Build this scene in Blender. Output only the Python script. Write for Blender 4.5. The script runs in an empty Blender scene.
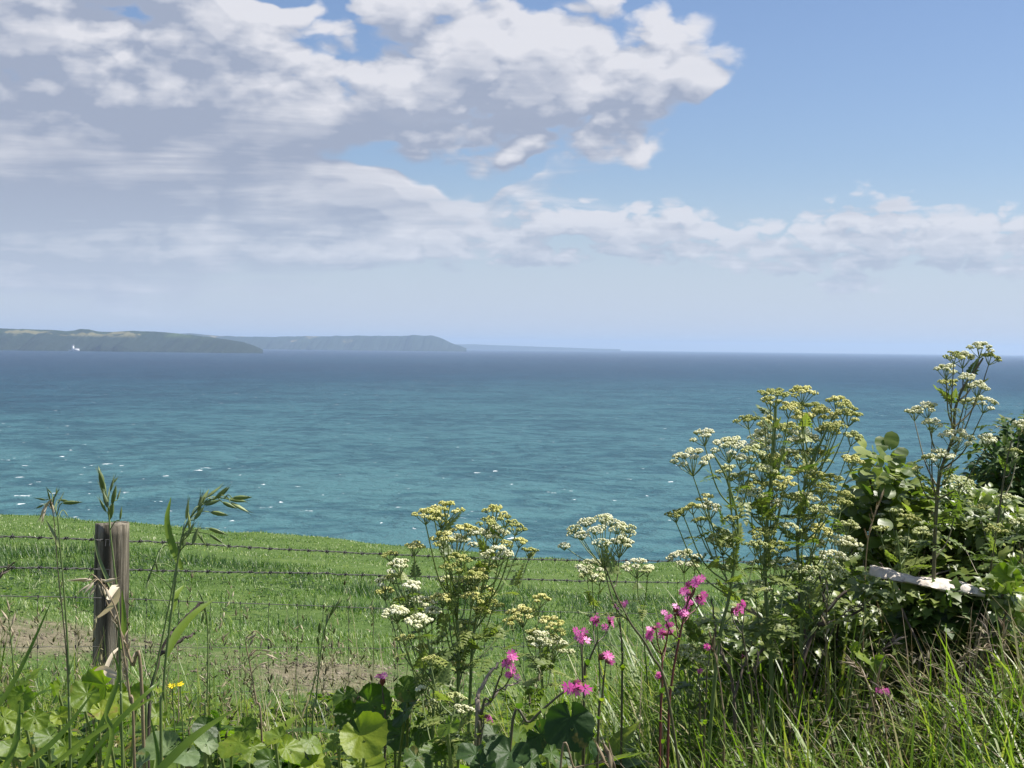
import bpy, math, random
import numpy as np
class E:
    """a socket wrapped so that python arithmetic writes math nodes"""
    nt = None
    def __init__(s, k): s.k = k
    @staticmethod
    def m(op, *a, clamp=False):
        n = E.nt.nodes.new('ShaderNodeMath'); n.operation = op; n.use_clamp = clamp
        for i, v in enumerate(a):
            if isinstance(v, E): E.nt.links.new(v.k, n.inputs[i])
            else: n.inputs[i].default_value = v
        return E(n.outputs[0])
    def __add__(s, o): return E.m('ADD', s, o)
    __radd__ = __add__
    def __sub__(s, o): return E.m('SUBTRACT', s, o)
    def __rsub__(s, o): return E.m('SUBTRACT', o, s)
    def __mul__(s, o): return E.m('MULTIPLY', s, o)
    __rmul__ = __mul__
    def __truediv__(s, o): return E.m('DIVIDE', s, o)
    def mx(s, o): return E.m('MAXIMUM', s, o)
    def mn(s, o): return E.m('MINIMUM', s, o)
    def cl(s): return E.m('ADD', s, 0.0, clamp=True)
    def smax(s, o, k=.2): return E.m('SMOOTH_MAX', s, o, k)
    def ss(s, a, b):
        n = E.nt.nodes.new('ShaderNodeMapRange'); n.interpolation_type = 'SMOOTHSTEP'
        E.nt.links.new(s.k, n.inputs[0]); n.inputs[1].default_value = a; n.inputs[2].default_value = b
        return E(n.outputs[0])

def nd(nt, t, **kw):
    n = nt.nodes.new(t)
    for k, v in kw.items(): setattr(n, k, v)
    return n

def mixc(nt, f, a, b, mode='MIX'):
    n = nd(nt, 'ShaderNodeMix', data_type='RGBA', blend_type=mode)
    for i, v in ((0, f), (6, a), (7, b)):
        if isinstance(v, E): nt.links.new(v.k, n.inputs[i])
        elif isinstance(v, bpy.types.NodeSocket): nt.links.new(v, n.inputs[i])
        else: n.inputs[i].default_value = v if i == 0 else (*v[:3], 1)
    return n.outputs[2]

F_PX = 1479.0
def ell(u, v, cx, cy, rx, ry):
    a = (u - (cx - 512) / F_PX) * (F_PX / rx); b = (v - (347 - cy) / F_PX) * (F_PX / ry)
    return 1.0 - (a * a + b * b)

def cloud_group():
    """cloud thickness at a direction (u = azimuth, v = elevation): five cloud banks roughened by billows"""
    g = bpy.data.node_groups.new('cloud_thickness', 'ShaderNodeTree')
    g.interface.new_socket('u', in_out='INPUT', socket_type='NodeSocketFloat')
    g.interface.new_socket('v', in_out='INPUT', socket_type='NodeSocketFloat')
    for s in ('d', 'low', 'grey', 'billow'): g.interface.new_socket(s, in_out='OUTPUT', socket_type='NodeSocketFloat')
    E.nt = g
    gi = nd(g, 'NodeGroupInput'); go = nd(g, 'NodeGroupOutput')
    u, v = E(gi.outputs[0]), E(gi.outputs[1])
    def vec(a, b, c=0.0):
        n = nd(g, 'ShaderNodeCombineXYZ')
        for i, q in enumerate((a, b, c)):
            if isinstance(q, E): g.links.new(q.k, n.inputs[i])
            else: n.inputs[i].default_value = q
        return n.outputs[0]
    def noise(x, y, sc, det, rough=.55, w=0.0, dist=0.0):
        n = nd(g, 'ShaderNodeTexNoise', noise_dimensions='2D'); g.links.new(vec(x + w, y + w * .7), n.inputs['Vector'])
        n.inputs['Scale'].default_value = sc; n.inputs['Detail'].default_value = det
        n.inputs['Roughness'].default_value = rough; n.inputs['Distortion'].default_value = dist
        return E(n.outputs[0])
    def billow(x, y, sc, w):
        n = nd(g, 'ShaderNodeTexVoronoi', feature='F1', voronoi_dimensions='2D')
        g.links.new(vec(x + w, y + w * .7), n.inputs['Vector'])
        n.inputs['Scale'].default_value = sc; n.inputs['Detail'].default_value = 2.0
        n.inputs['Roughness'].default_value = .5
        r = E(n.outputs[0])
        return 1.0 - r * r * 1.3
    # wobble the banks' outlines
    wu = u + (noise(u, v * 1.3, 9, 3, w=3.1) - .5) * .11
    wv = v + (noise(u, v * 1.3, 10, 3, w=7.7) - .5) * .06
    puffs = ell(wu, wv, 100, 40, 330, 110)
    puffs = puffs.smax(ell(wu, wv, 500, 74, 205, 88))
    puffs = puffs.smax(ell(wu, v, 672, 84, 50, 26), .1)
    puffs = puffs.smax(ell(wu, wv, 520, 150, 56, 17), .1)
    hole = ell(wu, wv, 275, -6, 62, 30)
    puffs = puffs - hole.mx(0.0) * 1.6
    band = ell(wu, wv, 940, 244, 280, 42).smax(ell(wu, wv, 560, 238, 290, 40)).smax(ell(wu, wv, 180, 250, 330, 30))
    layer = ell(wu, wv, 60, 190, 470, 105) - ell(wu, wv, 440, 172, 120, 24).mx(0.0) * 1.6
    # away from the photograph's quarter of the sky: scattered clouds by noise
    az = E.m('ABSOLUTE', u)
    elsewhere = (noise(u, v * 2.2, 2.6, 5, w=1.3) - .47) * 6.0 - (1.0 - az.ss(.42, .7).mx(v.ss(.3, .42))) * 6.0
    strat = noise(u * .26, v * 2.9, 16, 6, .6, w=5.0, dist=.25)
    wx = u + (noise(u, v * 1.6, 30, 4, w=4.4) - .5) * .022
    wy = v + (noise(u, v * 1.6, 30, 4, w=6.1) - .5) * .012
    bil = billow(wx * .8, wy * 1.3, 20, 2.0) * .62 + noise(wx, wy * 1.6, 22, 5, .5, w=9.0) * .38
    bil2 = billow(wx, wy * 2.0, 38, 6.0) * .6 + noise(wx, wy * 2.2, 40, 5, .55, w=3.0) * .4
    d1 = puffs * 2.0 + .90 + (bil - .60) * 1.7 + (bil2 - .6) * .55
    d2 = band * 1.3 + .25 + (bil2 - .60) * 1.35 + (strat - .5) * 1.9
    d3 = layer * 1.5 + .45 + (strat - .5) * 2.0 + (bil - .6) * .35
    d4 = elsewhere + (bil - .6) * 1.6
    d = d1.mn(2.6).smax(d2.mn(1.2), .3).smax(d3.mn(.95), .3).smax(d4.mn(1.4), .2)
    g.links.new(d.k, go.inputs[0])
    low = (puffs.mn(1.0).smax(band.mn(1.0) * .8).smax(layer.mn(1.0) * .7)) + (strat - .5) * 1.0 + (bil - .6) * .22
    g.links.new(low.k, go.inputs[1])
    g.links.new((layer.ss(-.1, .9) - (strat - .5) * 5.0 * (1.0 - puffs.ss(-.1, .35) * .85) + band.ss(-.2, .8) * .25).k, go.inputs[2])
    g.links.new((bil * .75 + bil2 * .35).k, go.inputs[3])
    return g

SKY_STRENGTH = .0595
SUN_AZ, SUN_EL = 75.0, 57.0
def build_world():
    W = bpy.data.worlds.new('World'); bpy.context.scene.world = W
    W.cycles.sampling_method = 'MANUAL'; W.cycles.sample_map_resolution = 128
    W.use_nodes = True; nt = W.node_tree; nt.nodes.clear()
    grp = cloud_group(); E.nt = nt
    sky = nd(nt, 'ShaderNodeTexSky', sky_type='NISHITA', sun_disc=False)
    sky.sun_elevation = math.radians(SUN_EL); sky.sun_rotation = math.radians(SUN_AZ)
    sky.altitude = 30; sky.air_density = 1.0; sky.dust_density = .6; sky.ozone_density = 1.6
    tc = nd(nt, 'ShaderNodeTexCoord'); sp = nd(nt, 'ShaderNodeSeparateXYZ')
    nt.links.new(tc.outputs['Generated'], sp.inputs[0])
    x, y, z = (E(sp.outputs[i]) for i in range(3))
    u = E.m('ARCTAN2', x, y); v = E.m('ARCTANGENT', z / E.m('SQRT', x * x + y * y).mx(1e-4))
    def at(du, dv):
        n = nd(nt, 'ShaderNodeGroup', node_tree=grp)
        nt.links.new((u + du).k, n.inputs[0]); nt.links.new((v + dv).k, n.inputs[1])
        return E(n.outputs[0]), E(n.outputs[1]), E(n.outputs[2]), E(n.outputs[3])
    d0, l0, grey, b0 = at(0.0, 0.0); d1, _, _, b1 = at(.005, .010); _, l2, _, b2 = at(.012, .026)
    alpha = d0.ss(-.12, .80)
    bmp = b0 - b2
    edge = (d0.mn(2.4) - d1.mn(2.4))                    # thinner towards the sun: lit face
    broad = (l0 - l2).mx(-.40).mn(.38)
    lit = (.46 + edge * .46 + broad * .75 + bmp * (1.0 - grey.cl() * .75) * .42 - (l0 - .3).mx(0.0) * .26).cl()
    lit = (lit + (1.0 - d0.ss(.1, .9)) * .16 - grey * .30).cl()
    cloud = mixc(nt, lit, SHADE, LIT)
    # low clouds fade into the bright moist air above the horizon
    veil = 1.0 - v.ss(.0, .13)
    gam = nd(nt, 'ShaderNodeMix', data_type='RGBA', blend_type='MULTIPLY'); gam.inputs[0].default_value = 1
    nt.links.new(sky.outputs[0], gam.inputs[6]); gam.inputs[7].default_value = (*SKYTINT, 1)
    blue = mixc(nt, veil * .80, gam.outputs[2], AIR)
    cl2 = mixc(nt, veil * .62, cloud, AIR)
    upness = z.ss(-.02, .0)
    col = mixc(nt, alpha * .96 * (1.0 - veil * .30) * upness, blue, cl2)
    bg = nd(nt, 'ShaderNodeBackground'); bg.inputs[1].default_value = SKY_STRENGTH
    nt.links.new(col, bg.inputs[0])
    nt.links.new(bg.outputs[0], nd(nt, 'ShaderNodeOutputWorld').inputs[0])
# colours below are divided by the background strength, .1
SHADE = (3.65, 4.15, 5.35)
LIT = (7.9, 7.9, 8.4)
AIR = (6.0, 6.8, 8.3)
SKYTINT = (.95, 1.0, 1.16)
from mathutils import Matrix, Vector
PITCH, ROLL = math.radians(1.43), math.radians(.68)
CAM = Vector((0, 0, 1.6))
RCAM = Matrix.Rotation(math.pi / 2 - PITCH, 3, 'X') @ Matrix.Rotation(ROLL, 3, 'Z')
def P(px, py, Y):
    """the point at distance Y (along the view's ground axis) that the photograph shows at this pixel"""
    d = RCAM @ Vector(((px - 512) / F_PX, (384 - py) / F_PX, -1))
    return np.array(CAM + d * (Y / d.y))
def build_camera():
    c = bpy.data.cameras.new('camera'); o = bpy.data.objects.new('camera', c)
    bpy.context.scene.collection.objects.link(o)
    c.sensor_width = 36; c.lens = F_PX / 1024 * 36; c.clip_start = .05; c.clip_end = 90000
    o.location = CAM; o.rotation_euler = RCAM.to_euler()
    bpy.context.scene.camera = o
    s = bpy.context.scene
    s.view_settings.view_transform = 'Standard'; s.view_settings.look = 'None'
    s.view_settings.gamma = 1; s.view_settings.exposure = .75
rng = np.random.default_rng(11)
random.seed(5)
SC = bpy.context.scene.collection

class MB:
    """collects arrays of vertices and faces; build() links them as ONE mesh object"""
    def __init__(s): s.V = []; s.F = []; s.T = []; s.M = []; s.n = 0
    def add(s, v, faces, tone=.5, mat=0):
        v = np.asarray(v, float).reshape(-1, 3)
        for f in faces:
            f = np.asarray(f, int)
            if not len(f): continue
            s.F.append(f + s.n)
            s.T.append(np.broadcast_to(np.asarray(tone, float), (len(f),)) if np.ndim(tone) == 0 or len(np.atleast_1d(tone)) == len(f) else np.full(len(f), float(np.mean(tone))))
            s.M.append(np.full(len(f), mat, int))
        s.V.append(v); s.n += len(v)
    def scatter(s, tmpl, pos, R, sc, tone, mat=0):
        """copies of a template (verts, faces-by-size) at many places"""
        tv, tf = tmpl; N = len(pos); k = len(tv)
        if N == 0: return
        sc = np.asarray(sc, float); sc = sc[:, None] if sc.ndim == 1 else sc
        v = np.einsum('nij,nkj->nki', R, tv[None] * sc[:, None, :]) + pos[:, None, :]
        tone = np.broadcast_to(np.asarray(tone, float), (N,))
        for f in tf:
            f = np.asarray(f, int)
            ff = (f[None] + (np.arange(N) * k)[:, None, None]).reshape(-1, f.shape[1])
            s.F.append(ff + s.n); s.T.append(np.repeat(tone, len(f))); s.M.append(np.full(len(ff), mat, int))
        s.V.append(v.reshape(-1, 3)); s.n += N * k
    def build(s, name, mats, parent=None, smooth=False, origin=None):
        V = np.concatenate(s.V) if s.V else np.zeros((0, 3))
        if origin is not None: V = V - np.asarray(origin)
        me = bpy.data.meshes.new(name)
        me.vertices.add(len(V)); me.vertices.foreach_set('co', V.astype(np.float32).ravel())
        tot = np.concatenate([np.full(len(f), f.shape[1], int) for f in s.F])
        idx = np.concatenate([f.ravel() for f in s.F])
        me.loops.add(len(idx)); me.loops.foreach_set('vertex_index', idx.astype(np.int32))
        me.polygons.add(len(tot))
        st = np.concatenate([[0], np.cumsum(tot)[:-1]])
        me.polygons.foreach_set('loop_start', st.astype(np.int32))
        me.polygons.foreach_set('loop_total', tot.astype(np.int32))
        for m in (mats if isinstance(mats, (list, tuple)) else [mats]): me.materials.append(m)
        me.polygons.foreach_set('material_index', np.concatenate(s.M).astype(np.int32))
        a = me.attributes.new('tone', 'FLOAT', 'FACE')
        a.data.foreach_set('value', np.concatenate([np.asarray(t, float) for t in s.T]).astype(np.float32))
        if smooth: me.polygons.foreach_set('use_smooth', np.ones(len(tot), bool))
        me.update(calc_edges=True)
        o = bpy.data.objects.new(name, me); SC.objects.link(o)
        if parent is not None: o.parent = parent
        elif origin is not None: o.location = origin
        return o

def tag(o, label=None, cat=None, group=None, kind=None):
    for k, v in (('label', label), ('category', cat), ('group', group), ('kind', kind)):
        if v: o[k] = v
    return o
def thing(name, loc, label, cat, group=None):
    o = bpy.data.objects.new(name, None); SC.objects.link(o); o.location = loc
    o.empty_display_size = .1
    return tag(o, label, cat, group, 'thing')

def unit(v):
    v = np.asarray(v, float); return v / (np.linalg.norm(v, axis=-1, keepdims=True) + 1e-12)
def frames(d, up=None, roll=None):
    """rotation matrices whose local x runs along d and z leans to up"""
    d = unit(d); N = len(d)
    up = np.broadcast_to(np.array([0, 0, 1.0]) if up is None else np.asarray(up, float), (N, 3)).copy()
    bad = np.abs((unit(up) * d).sum(1)) > .98; up[bad] = [1, .2, .1]
    y = unit(np.cross(up, d)); z = np.cross(d, y)
    if roll is not None:
        c, s = np.cos(roll)[:, None], np.sin(roll)[:, None]; y, z = y * c + z * s, z * c - y * s
    return np.stack([d, y, z], axis=2)

def tube(mb, pts, rad, sides=6, tone=.5, mat=0, cap=False):
    pts = np.asarray(pts, float); n = len(pts); rad = np.broadcast_to(np.asarray(rad, float), (n,))
    t = np.gradient(pts, axis=0); t = unit(t)
    ref = np.array([0, 1.0, 0]) if abs(t[0][1]) < .9 else np.array([1.0, 0, 0])
    a = unit(np.cross(t, ref)); b = np.cross(t, a)
    an = np.arange(sides) * 2 * math.pi / sides
    v = pts[:, None] + rad[:, None, None] * (a[:, None] * np.cos(an)[None, :, None] + b[:, None] * np.sin(an)[None, :, None])
    i = np.arange(n - 1)[:, None] * sides; j = np.arange(sides)[None]; k = (j + 1) % sides
    q = np.stack([i + j, i + k, i + sides + k, i + sides + j], -1).reshape(-1, 4)
    fs = [q]
    if cap: fs.append(np.array([np.arange(sides)[::-1], (n - 1) * sides + np.arange(sides)]))
    mb.add(v.reshape(-1, 3), fs, tone, mat)

def spline(pts, n=12):
    """Catmull-Rom through the points"""
    p = np.asarray(pts, float)
    if len(p) == 2: return p[0] + (p[1] - p[0]) * np.linspace(0, 1, n)[:, None]
    q = np.vstack([2 * p[0] - p[1], p, 2 * p[-1] - p[-2]]); out = []
    seg = len(p) - 1; m = max(2, n // seg)
    for i in range(seg):
        a, b, c, d = q[i:i + 4]; t = np.linspace(0, 1, m, endpoint=False)[:, None]
        out.append(.5 * (2 * b + (c - a) * t + (2 * a - 5 * b + 4 * c - d) * t ** 2 + (3 * b - a - 3 * c + d) * t ** 3))
    out.append(p[-1:]); return np.vstack(out)

def blades(mb, root, h, w, az, lean, bend, tone, segs=5, mat=0, fold=.25, face=None):
    """many grass blades at once: tapered, folded strips that bow over"""
    N = len(root); t = np.linspace(0, 1, segs + 1)
    ang = lean[:, None] + bend[:, None] * t[None] ** 1.5
    ds = h[:, None] / segs
    dx = np.sin(ang) * ds; dz = np.cos(ang) * ds
    X = np.concatenate([np.zeros((N, 1)), np.cumsum(dx[:, :-1], 1)], 1); Z = np.concatenate([np.zeros((N, 1)), np.cumsum(dz[:, :-1], 1)], 1)
    dirx, diry = np.cos(az), np.sin(az)
    c = np.stack([root[:, 0:1] + X * dirx[:, None], root[:, 1:2] + X * diry[:, None], root[:, 2:3] + Z], -1)
    fa = az + math.pi / 2 if face is None else face
    sx = np.stack([np.cos(fa), np.sin(fa), np.zeros(N)], -1)
    wid = w[:, None] * (np.array([.6, 1.0]) if segs == 1 else (np.minimum(1, .55 + t * 2.2) * (1 - t ** 2.2)))[None] + .0003
    if segs == 1: wid[:, 1] = .0006
    L = c - sx[:, None] * wid[..., None] * .5; R = c + sx[:, None] * wid[..., None] * .5
    v = np.stack([L, R], 2).reshape(N, -1, 3)
    i = np.arange(segs) * 2
    f = np.stack([i, i + 1, i + 3, i + 2], -1)
    ff = (f[None] + (np.arange(N) * (2 * (segs + 1)))[:, None, None]).reshape(-1, 4)
    mb.F.append(ff + mb.n); mb.T.append(np.repeat(tone, segs)); mb.M.append(np.full(len(ff), mat, int))
    mb.V.append(v.reshape(-1, 3)); mb.n += v.shape[0] * v.shape[1]

def leaf(width, rows=6, L=1.0, fold=.22, droop=.25, wave=0.0, back=0.0):
    """leaf along +x; width(t) half-width; three columns and a folded midrib; back = heart lobes behind the stalk"""
    t = np.linspace(0, 1, rows + 1); v = []; q = []
    for i, a in enumerate(t):
        w = width(a); x = a * L - back * (1 - a) ** 3
        z = -droop * a * a + wave * math.sin(a * 9)
        xs = x if i else x
        v += [[xs, w, z + fold * w + wave * math.cos(i * 2.3)], [a * L, 0, z], [xs, -w, z + fold * w - wave * math.cos(i * 1.9)]]
    for i in range(rows):
        b = i * 3
        q += [[b, b + 1, b + 4, b + 3], [b + 1, b + 2, b + 5, b + 4]]
    return np.array(v, float), [np.array(q)]

OVATE = leaf(lambda t: .30 * math.sin(math.pi * min(1, t ** .75 + .02)) + .004, 6)
ROUND = leaf(lambda t: .47 * math.sqrt(max(0, 1 - (2 * t - 1) ** 2)) + .03 * (1 - t), 8, fold=.12, droop=.18, wave=.02, back=.22)
LANCE = leaf(lambda t: .13 * math.sin(math.pi * min(1, t ** .7)) + .003, 6, fold=.3, droop=.35)
def _ivy():
    # five-lobed outline with a centre, slightly cupped
    o = [(0, 0), (-.12, .22), (.02, .46), (.25, .34), (.42, .50), (.55, .28), (1.0, 0)]
    o = o + [(x, -y) for x, y in o[-2:0:-1]]
    v = [(.35, 0, 0)] + [(x, y, .16 * abs(y) - .16 * x * x) for x, y in o]
    n = len(o); return np.array(v, float), [np.array([[0, 1 + i, 1 + (i + 1) % n] for i in range(n)])]
IVY = _ivy()
def _toothed():
    o = [(0, 0), (.1, .14), (.2, .30), (.27, .22), (.36, .34), (.44, .24), (.55, .30), (.62, .18), (.78, .16), (.82, .08), (1, 0)]
    v = []; 
    for x, y in o: v.append((x, 0, -.25 * x * x))
    for x, y in o: v.append((x, y, .25 * y - .25 * x * x))
    for x, y in o: v.append((x, -y, .25 * y - .25 * x * x))
    n = len(o); q = []
    for i in range(n - 1): q += [[i, i + 1, n + i + 1, n + i], [i + 1, i, 2 * n + i, 2 * n + i + 1]]
    return np.array(v, float), [np.array(q)]
TOOTH = _toothed()
def _merge(parts):
    V = []; F = {}; n = 0
    for v, fs in parts:
        V.append(v)
        for f in fs: F.setdefault(f.shape[1], []).append(f + n)
        n += len(v)
    return np.vstack(V), [np.vstack(x) for x in F.values()]
def _place(t, o, ang, s, tilt=0.0):
    v, f = t; c, sn = math.cos(ang), math.sin(ang); v = v * s
    x = v[:, 0] * c - v[:, 1] * sn; y = v[:, 0] * sn + v[:, 1] * c
    return np.stack([x + o[0], y + o[1], v[:, 2] + o[2] + tilt * np.hypot(v[:, 0], v[:, 1])], 1), f
def _pinnate():
    p = [(np.array([[0, .012, 0], [0, -.012, 0], [1, -.006, -.3], [1, .006, -.3]], float), [np.array([[0, 1, 2, 3]])])]
    for i, x in enumerate((.22, .42, .6, .76, .9)):
        s = .42 * (1 - i * .15); z = -.3 * x * x
        for sg in (1, -1):
            p.append(_place(TOOTH, (x, 0, z), sg * 1.05, s))
            if i < 3:
                p.append(_place(TOOTH, (x + .05, sg * s * .45, z), sg * .3, s * .45)); p.append(_place(TOOTH, (x - .02, sg * s * .5, z), sg * 1.9, s * .4))
    p.append(_place(TOOTH, (.95, 0, -.27), 0, .28))
    return _merge(p)
PINNATE = _pinnate()
def _star(n=5, r=1.0, inner=.45, cup=.15):
    v = [(0, 0, 0)]
    for i in range(2 * n):
        a = i * math.pi / n; q = r if i % 2 == 0 else inner * r
        v.append((q * math.cos(a), q * math.sin(a), cup * q))
    return np.array(v, float), [np.array([[0, 1 + i, 1 + (i + 1) % (2 * n)] for i in range(2 * n)])]
STAR = _star()
def _bead():
    ph = (1 + 5 ** .5) / 2
    v = unit(np.array([(-1, ph, 0), (1, ph, 0), (-1, -ph, 0), (1, -ph, 0), (0, -1, ph), (0, 1, ph), (0, -1, -ph), (0, 1, -ph), (ph, 0, -1), (ph, 0, 1), (-ph, 0, -1), (-ph, 0, 1)], float))
    f = np.array([(0, 11, 5), (0, 5, 1), (0, 1, 7), (0, 7, 10), (0, 10, 11), (1, 5, 9), (5, 11, 4), (11, 10, 2), (10, 7, 6), (7, 1, 8), (3, 9, 4), (3, 4, 2), (3, 2, 6), (3, 6, 8), (3, 8, 9), (4, 9, 5), (2, 4, 11), (6, 2, 10), (8, 6, 7), (9, 8, 1)])
    return v, [f]
BEAD = _bead()
def _spikelet():
    """flattened lens of overlapping scales along +x, with short awns"""
    v = []; q = []; R, S = 7, 6
    for i in range(R + 1):
        t = i / R; r = .13 * math.sin(math.pi * t ** .8) + .006 + (.02 if i % 2 else 0) * (1 - t)
        for j in range(S):
            a = j * 2 * math.pi / S; v.append((t, r * math.cos(a), .5 * r * math.sin(a)))
    for i in range(R):
        for j in range(S): q.append([i * S + j, i * S + (j + 1) % S, (i + 1) * S + (j + 1) % S, (i + 1) * S + j])
    tri = []
    for t in (.45, .6, .75, .9, 1.0):
        for sg in (1, -1):
            n = len(v); v += [(t, sg * .05, .01), (t, sg * .05 - .012, -.01), (t + .32, sg * .15, 0)]; tri.append([n, n + 1, n + 2])
    return np.array(v, float), [np.array(q), np.array(tri)]
SPIKELET = _spikelet()
def rand_dirs(n, zmin=-1.0, zmax=1.0):
    z = rng.uniform(zmin, zmax, n); a = rng.uniform(0, 2 * math.pi, n); r = np.sqrt(1 - z * z)
    return np.stack([r * np.cos(a), r * np.sin(a), z], 1)
def newmat(name):
    m = bpy.data.materials.new(name); m.use_nodes = True; nt = m.node_tree; nt.nodes.clear()
    E.nt = nt; out = nd(nt, 'ShaderNodeOutputMaterial'); return m, nt, out
def ramp(nt, fac, stops, interp='LINEAR'):
    r = nd(nt, 'ShaderNodeValToRGB'); nt.links.new(fac.k if isinstance(fac, E) else fac, r.inputs[0])
    el = r.color_ramp.elements; r.color_ramp.interpolation = interp
    while len(el) > 1: el.remove(el[-1])
    el[0].position = stops[0][0]; el[0].color = (*stops[0][1], 1)
    for p, c in stops[1:]:
        e = el.new(p); e.color = (*c, 1)
    return r.outputs[0]
def coords(nt, kind='Object', scale=(1, 1, 1)):
    tc = nd(nt, 'ShaderNodeTexCoord'); mp = nd(nt, 'ShaderNodeMapping')
    if kind == 'World': nt.links.new(nd(nt, 'ShaderNodeNewGeometry').outputs['Position'], mp.inputs[0])
    else: nt.links.new(tc.outputs[kind], mp.inputs[0])
    mp.inputs['Scale'].default_value = scale; return mp.outputs[0]
def noise(nt, vec, sc, det=3, rough=.55, dist=0.0):
    n = nd(nt, 'ShaderNodeTexNoise'); nt.links.new(vec, n.inputs['Vector'])
    n.inputs['Scale'].default_value = sc; n.inputs['Detail'].default_value = det
    n.inputs['Roughness'].default_value = rough; n.inputs['Distortion'].default_value = dist
    return E(n.outputs[0])
def attr(nt, name='tone'):
    return E(nd(nt, 'ShaderNodeAttribute', attribute_name=name).outputs['Fac'])
def bump(nt, h, strength, dist=.01):
    b = nd(nt, 'ShaderNodeBump'); nt.links.new(h.k, b.inputs['Height']); b.inputs['Strength'].default_value = strength; b.inputs['Distance'].default_value = dist
    return b.outputs[0]

def foliage(name, stops, trans=.35, rough=.42, spec=.5, nscale=25, namp=.35, tboost=(1.25, 1.5, .55), fine=0):
    """leaf: a tone per leaf plus blotches; light passes through it"""
    m, nt, out = newmat(name)
    t = attr(nt) + (noise(nt, coords(nt), nscale, 3) - .5) * namp
    col = ramp(nt, t, stops)
    if fine: col = mixc(nt, noise(nt, coords(nt), 22, 4, .6).ss(.60, .68) * .75, col, (.24, .17, .05))
    p = nd(nt, 'ShaderNodeBsdfPrincipled'); nt.links.new(col, p.inputs['Base Color'])
    p.inputs['Roughness'].default_value = rough; p.inputs['Specular IOR Level'].default_value = spec
    if fine: nt.links.new(bump(nt, noise(nt, coords(nt), fine, 3), .5, .002), p.inputs['Normal'])
    if trans > 0:
        tr = nd(nt, 'ShaderNodeBsdfTranslucent')
        nt.links.new(mixc(nt, 1.0, col, tboost, 'MULTIPLY'), tr.inputs[0])
        mx = nd(nt, 'ShaderNodeMixShader'); mx.inputs[0].default_value = trans
        nt.links.new(p.outputs[0], mx.inputs[1]); nt.links.new(tr.outputs[0], mx.inputs[2]); nt.links.new(mx.outputs[0], out.inputs[0])
    else: nt.links.new(p.outputs[0], out.inputs[0])
    return m

def G(*c): return c
M = {}
M['grass'] = foliage('fresh_grass', [(0, G(.035, .07, .012)), (.35, G(.095, .165, .018)), (.7, G(.20, .285, .035)), (.9, G(.30, .32, .08)), (1, G(.42, .36, .20))], .42)
M['fieldgrass'] = foliage('field_grass', [(0, G(.022, .060, .014)), (.35, G(.065, .140, .022)), (.72, G(.14, .235, .045)), (.9, G(.30, .36, .15)), (1, G(.55, .56, .36))], .30, rough=.5, nscale=1.5, namp=.5)
M['leaf'] = foliage('broad_leaf', [(0, G(.025, .055, .012)), (.4, G(.065, .125, .015)), (.75, G(.15, .225, .018)), (1, G(.25, .31, .025))], .48, rough=.5, nscale=45, namp=.55, fine=160)
M['greyleaf'] = foliage('grey_green_leaf', [(0, G(.06, .11, .03)), (.6, G(.13, .19, .07)), (1, G(.26, .30, .17))], .3, rough=.55, nscale=60, namp=.7, fine=130)
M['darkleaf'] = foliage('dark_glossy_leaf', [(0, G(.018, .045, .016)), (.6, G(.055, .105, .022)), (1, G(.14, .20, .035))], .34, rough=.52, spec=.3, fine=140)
M['shrubleaf'] = foliage('shrub_leaf', [(0, G(.04, .075, .018)), (.5, G(.11, .16, .03)), (1, G(.27, .31, .07))], .36, rough=.40)
M['feather'] = foliage('feathery_leaf', [(0, G(.07, .11, .03)), (.5, G(.15, .20, .05)), (1, G(.30, .33, .10))], .36, rough=.5)
M['stem'] = foliage('green_stem', [(0, G(.06, .08, .03)), (.5, G(.12, .17, .05)), (1, G(.26, .30, .11))], 0.0, rough=.5)
M['darkstem'] = foliage('purplish_stem', [(0, G(.05, .035, .03)), (.5, G(.09, .08, .04)), (1, G(.17, .17, .07))], 0.0, rough=.5)
M['straw'] = foliage('dry_straw', [(0, G(.10, .07, .045)), (.5, G(.30, .23, .14)), (1, G(.62, .54, .40))], .22, rough=.6, tboost=(1.1, 1.0, .85))
M['twig'] = foliage('dead_twig', [(0, G(.035, .025, .02)), (.5, G(.12, .09, .065)), (1, G(.32, .26, .20))], 0.0, rough=.75)
M['clod'] = foliage('earth_clod', [(0, G(.07, .058, .038)), (.6, G(.18, .15, .10)), (1, G(.36, .32, .25))], 0, rough=.95)
M['drybrown'] = foliage('brown_dry_grass', [(0, G(.06, .05, .025)), (.5, G(.17, .15, .07)), (.8, G(.30, .27, .14)), (1, G(.46, .42, .27))], .15, rough=.65)
M['white'] = foliage('white_floret', [(0, G(.50, .54, .20)), (.4, G(.72, .72, .42)), (1, G(.84, .83, .64))], .25, rough=.6, namp=.15, tboost=(1, 1, .85))
M['yellow'] = foliage('yellow_green_floret', [(0, G(.34, .37, .08)), (.5, G(.62, .60, .17)), (1, G(.80, .76, .36))], .25, rough=.6, namp=.2, tboost=(1, 1, .6))
M['bud'] = foliage('green_floret', [(0, G(.22, .24, .05)), (.6, G(.42, .44, .11)), (1, G(.60, .57, .22))], .2, rough=.6)
M['pink'] = foliage('magenta_petal', [(0, G(.50, .06, .30)), (.5, G(.78, .14, .46)), (1, G(.88, .36, .64))], .38, rough=.5, nscale=120, namp=.3, tboost=(1.1, .8, 1.1))
M['calyx'] = foliage('maroon_calyx', [(0, G(.08, .02, .02)), (1, G(.26, .07, .07))], .1, rough=.5)
M['buttercup'] = foliage('yellow_petal', [(0, G(.75, .55, .02)), (1, G(.85, .70, .03))], .2, rough=.25)

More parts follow.
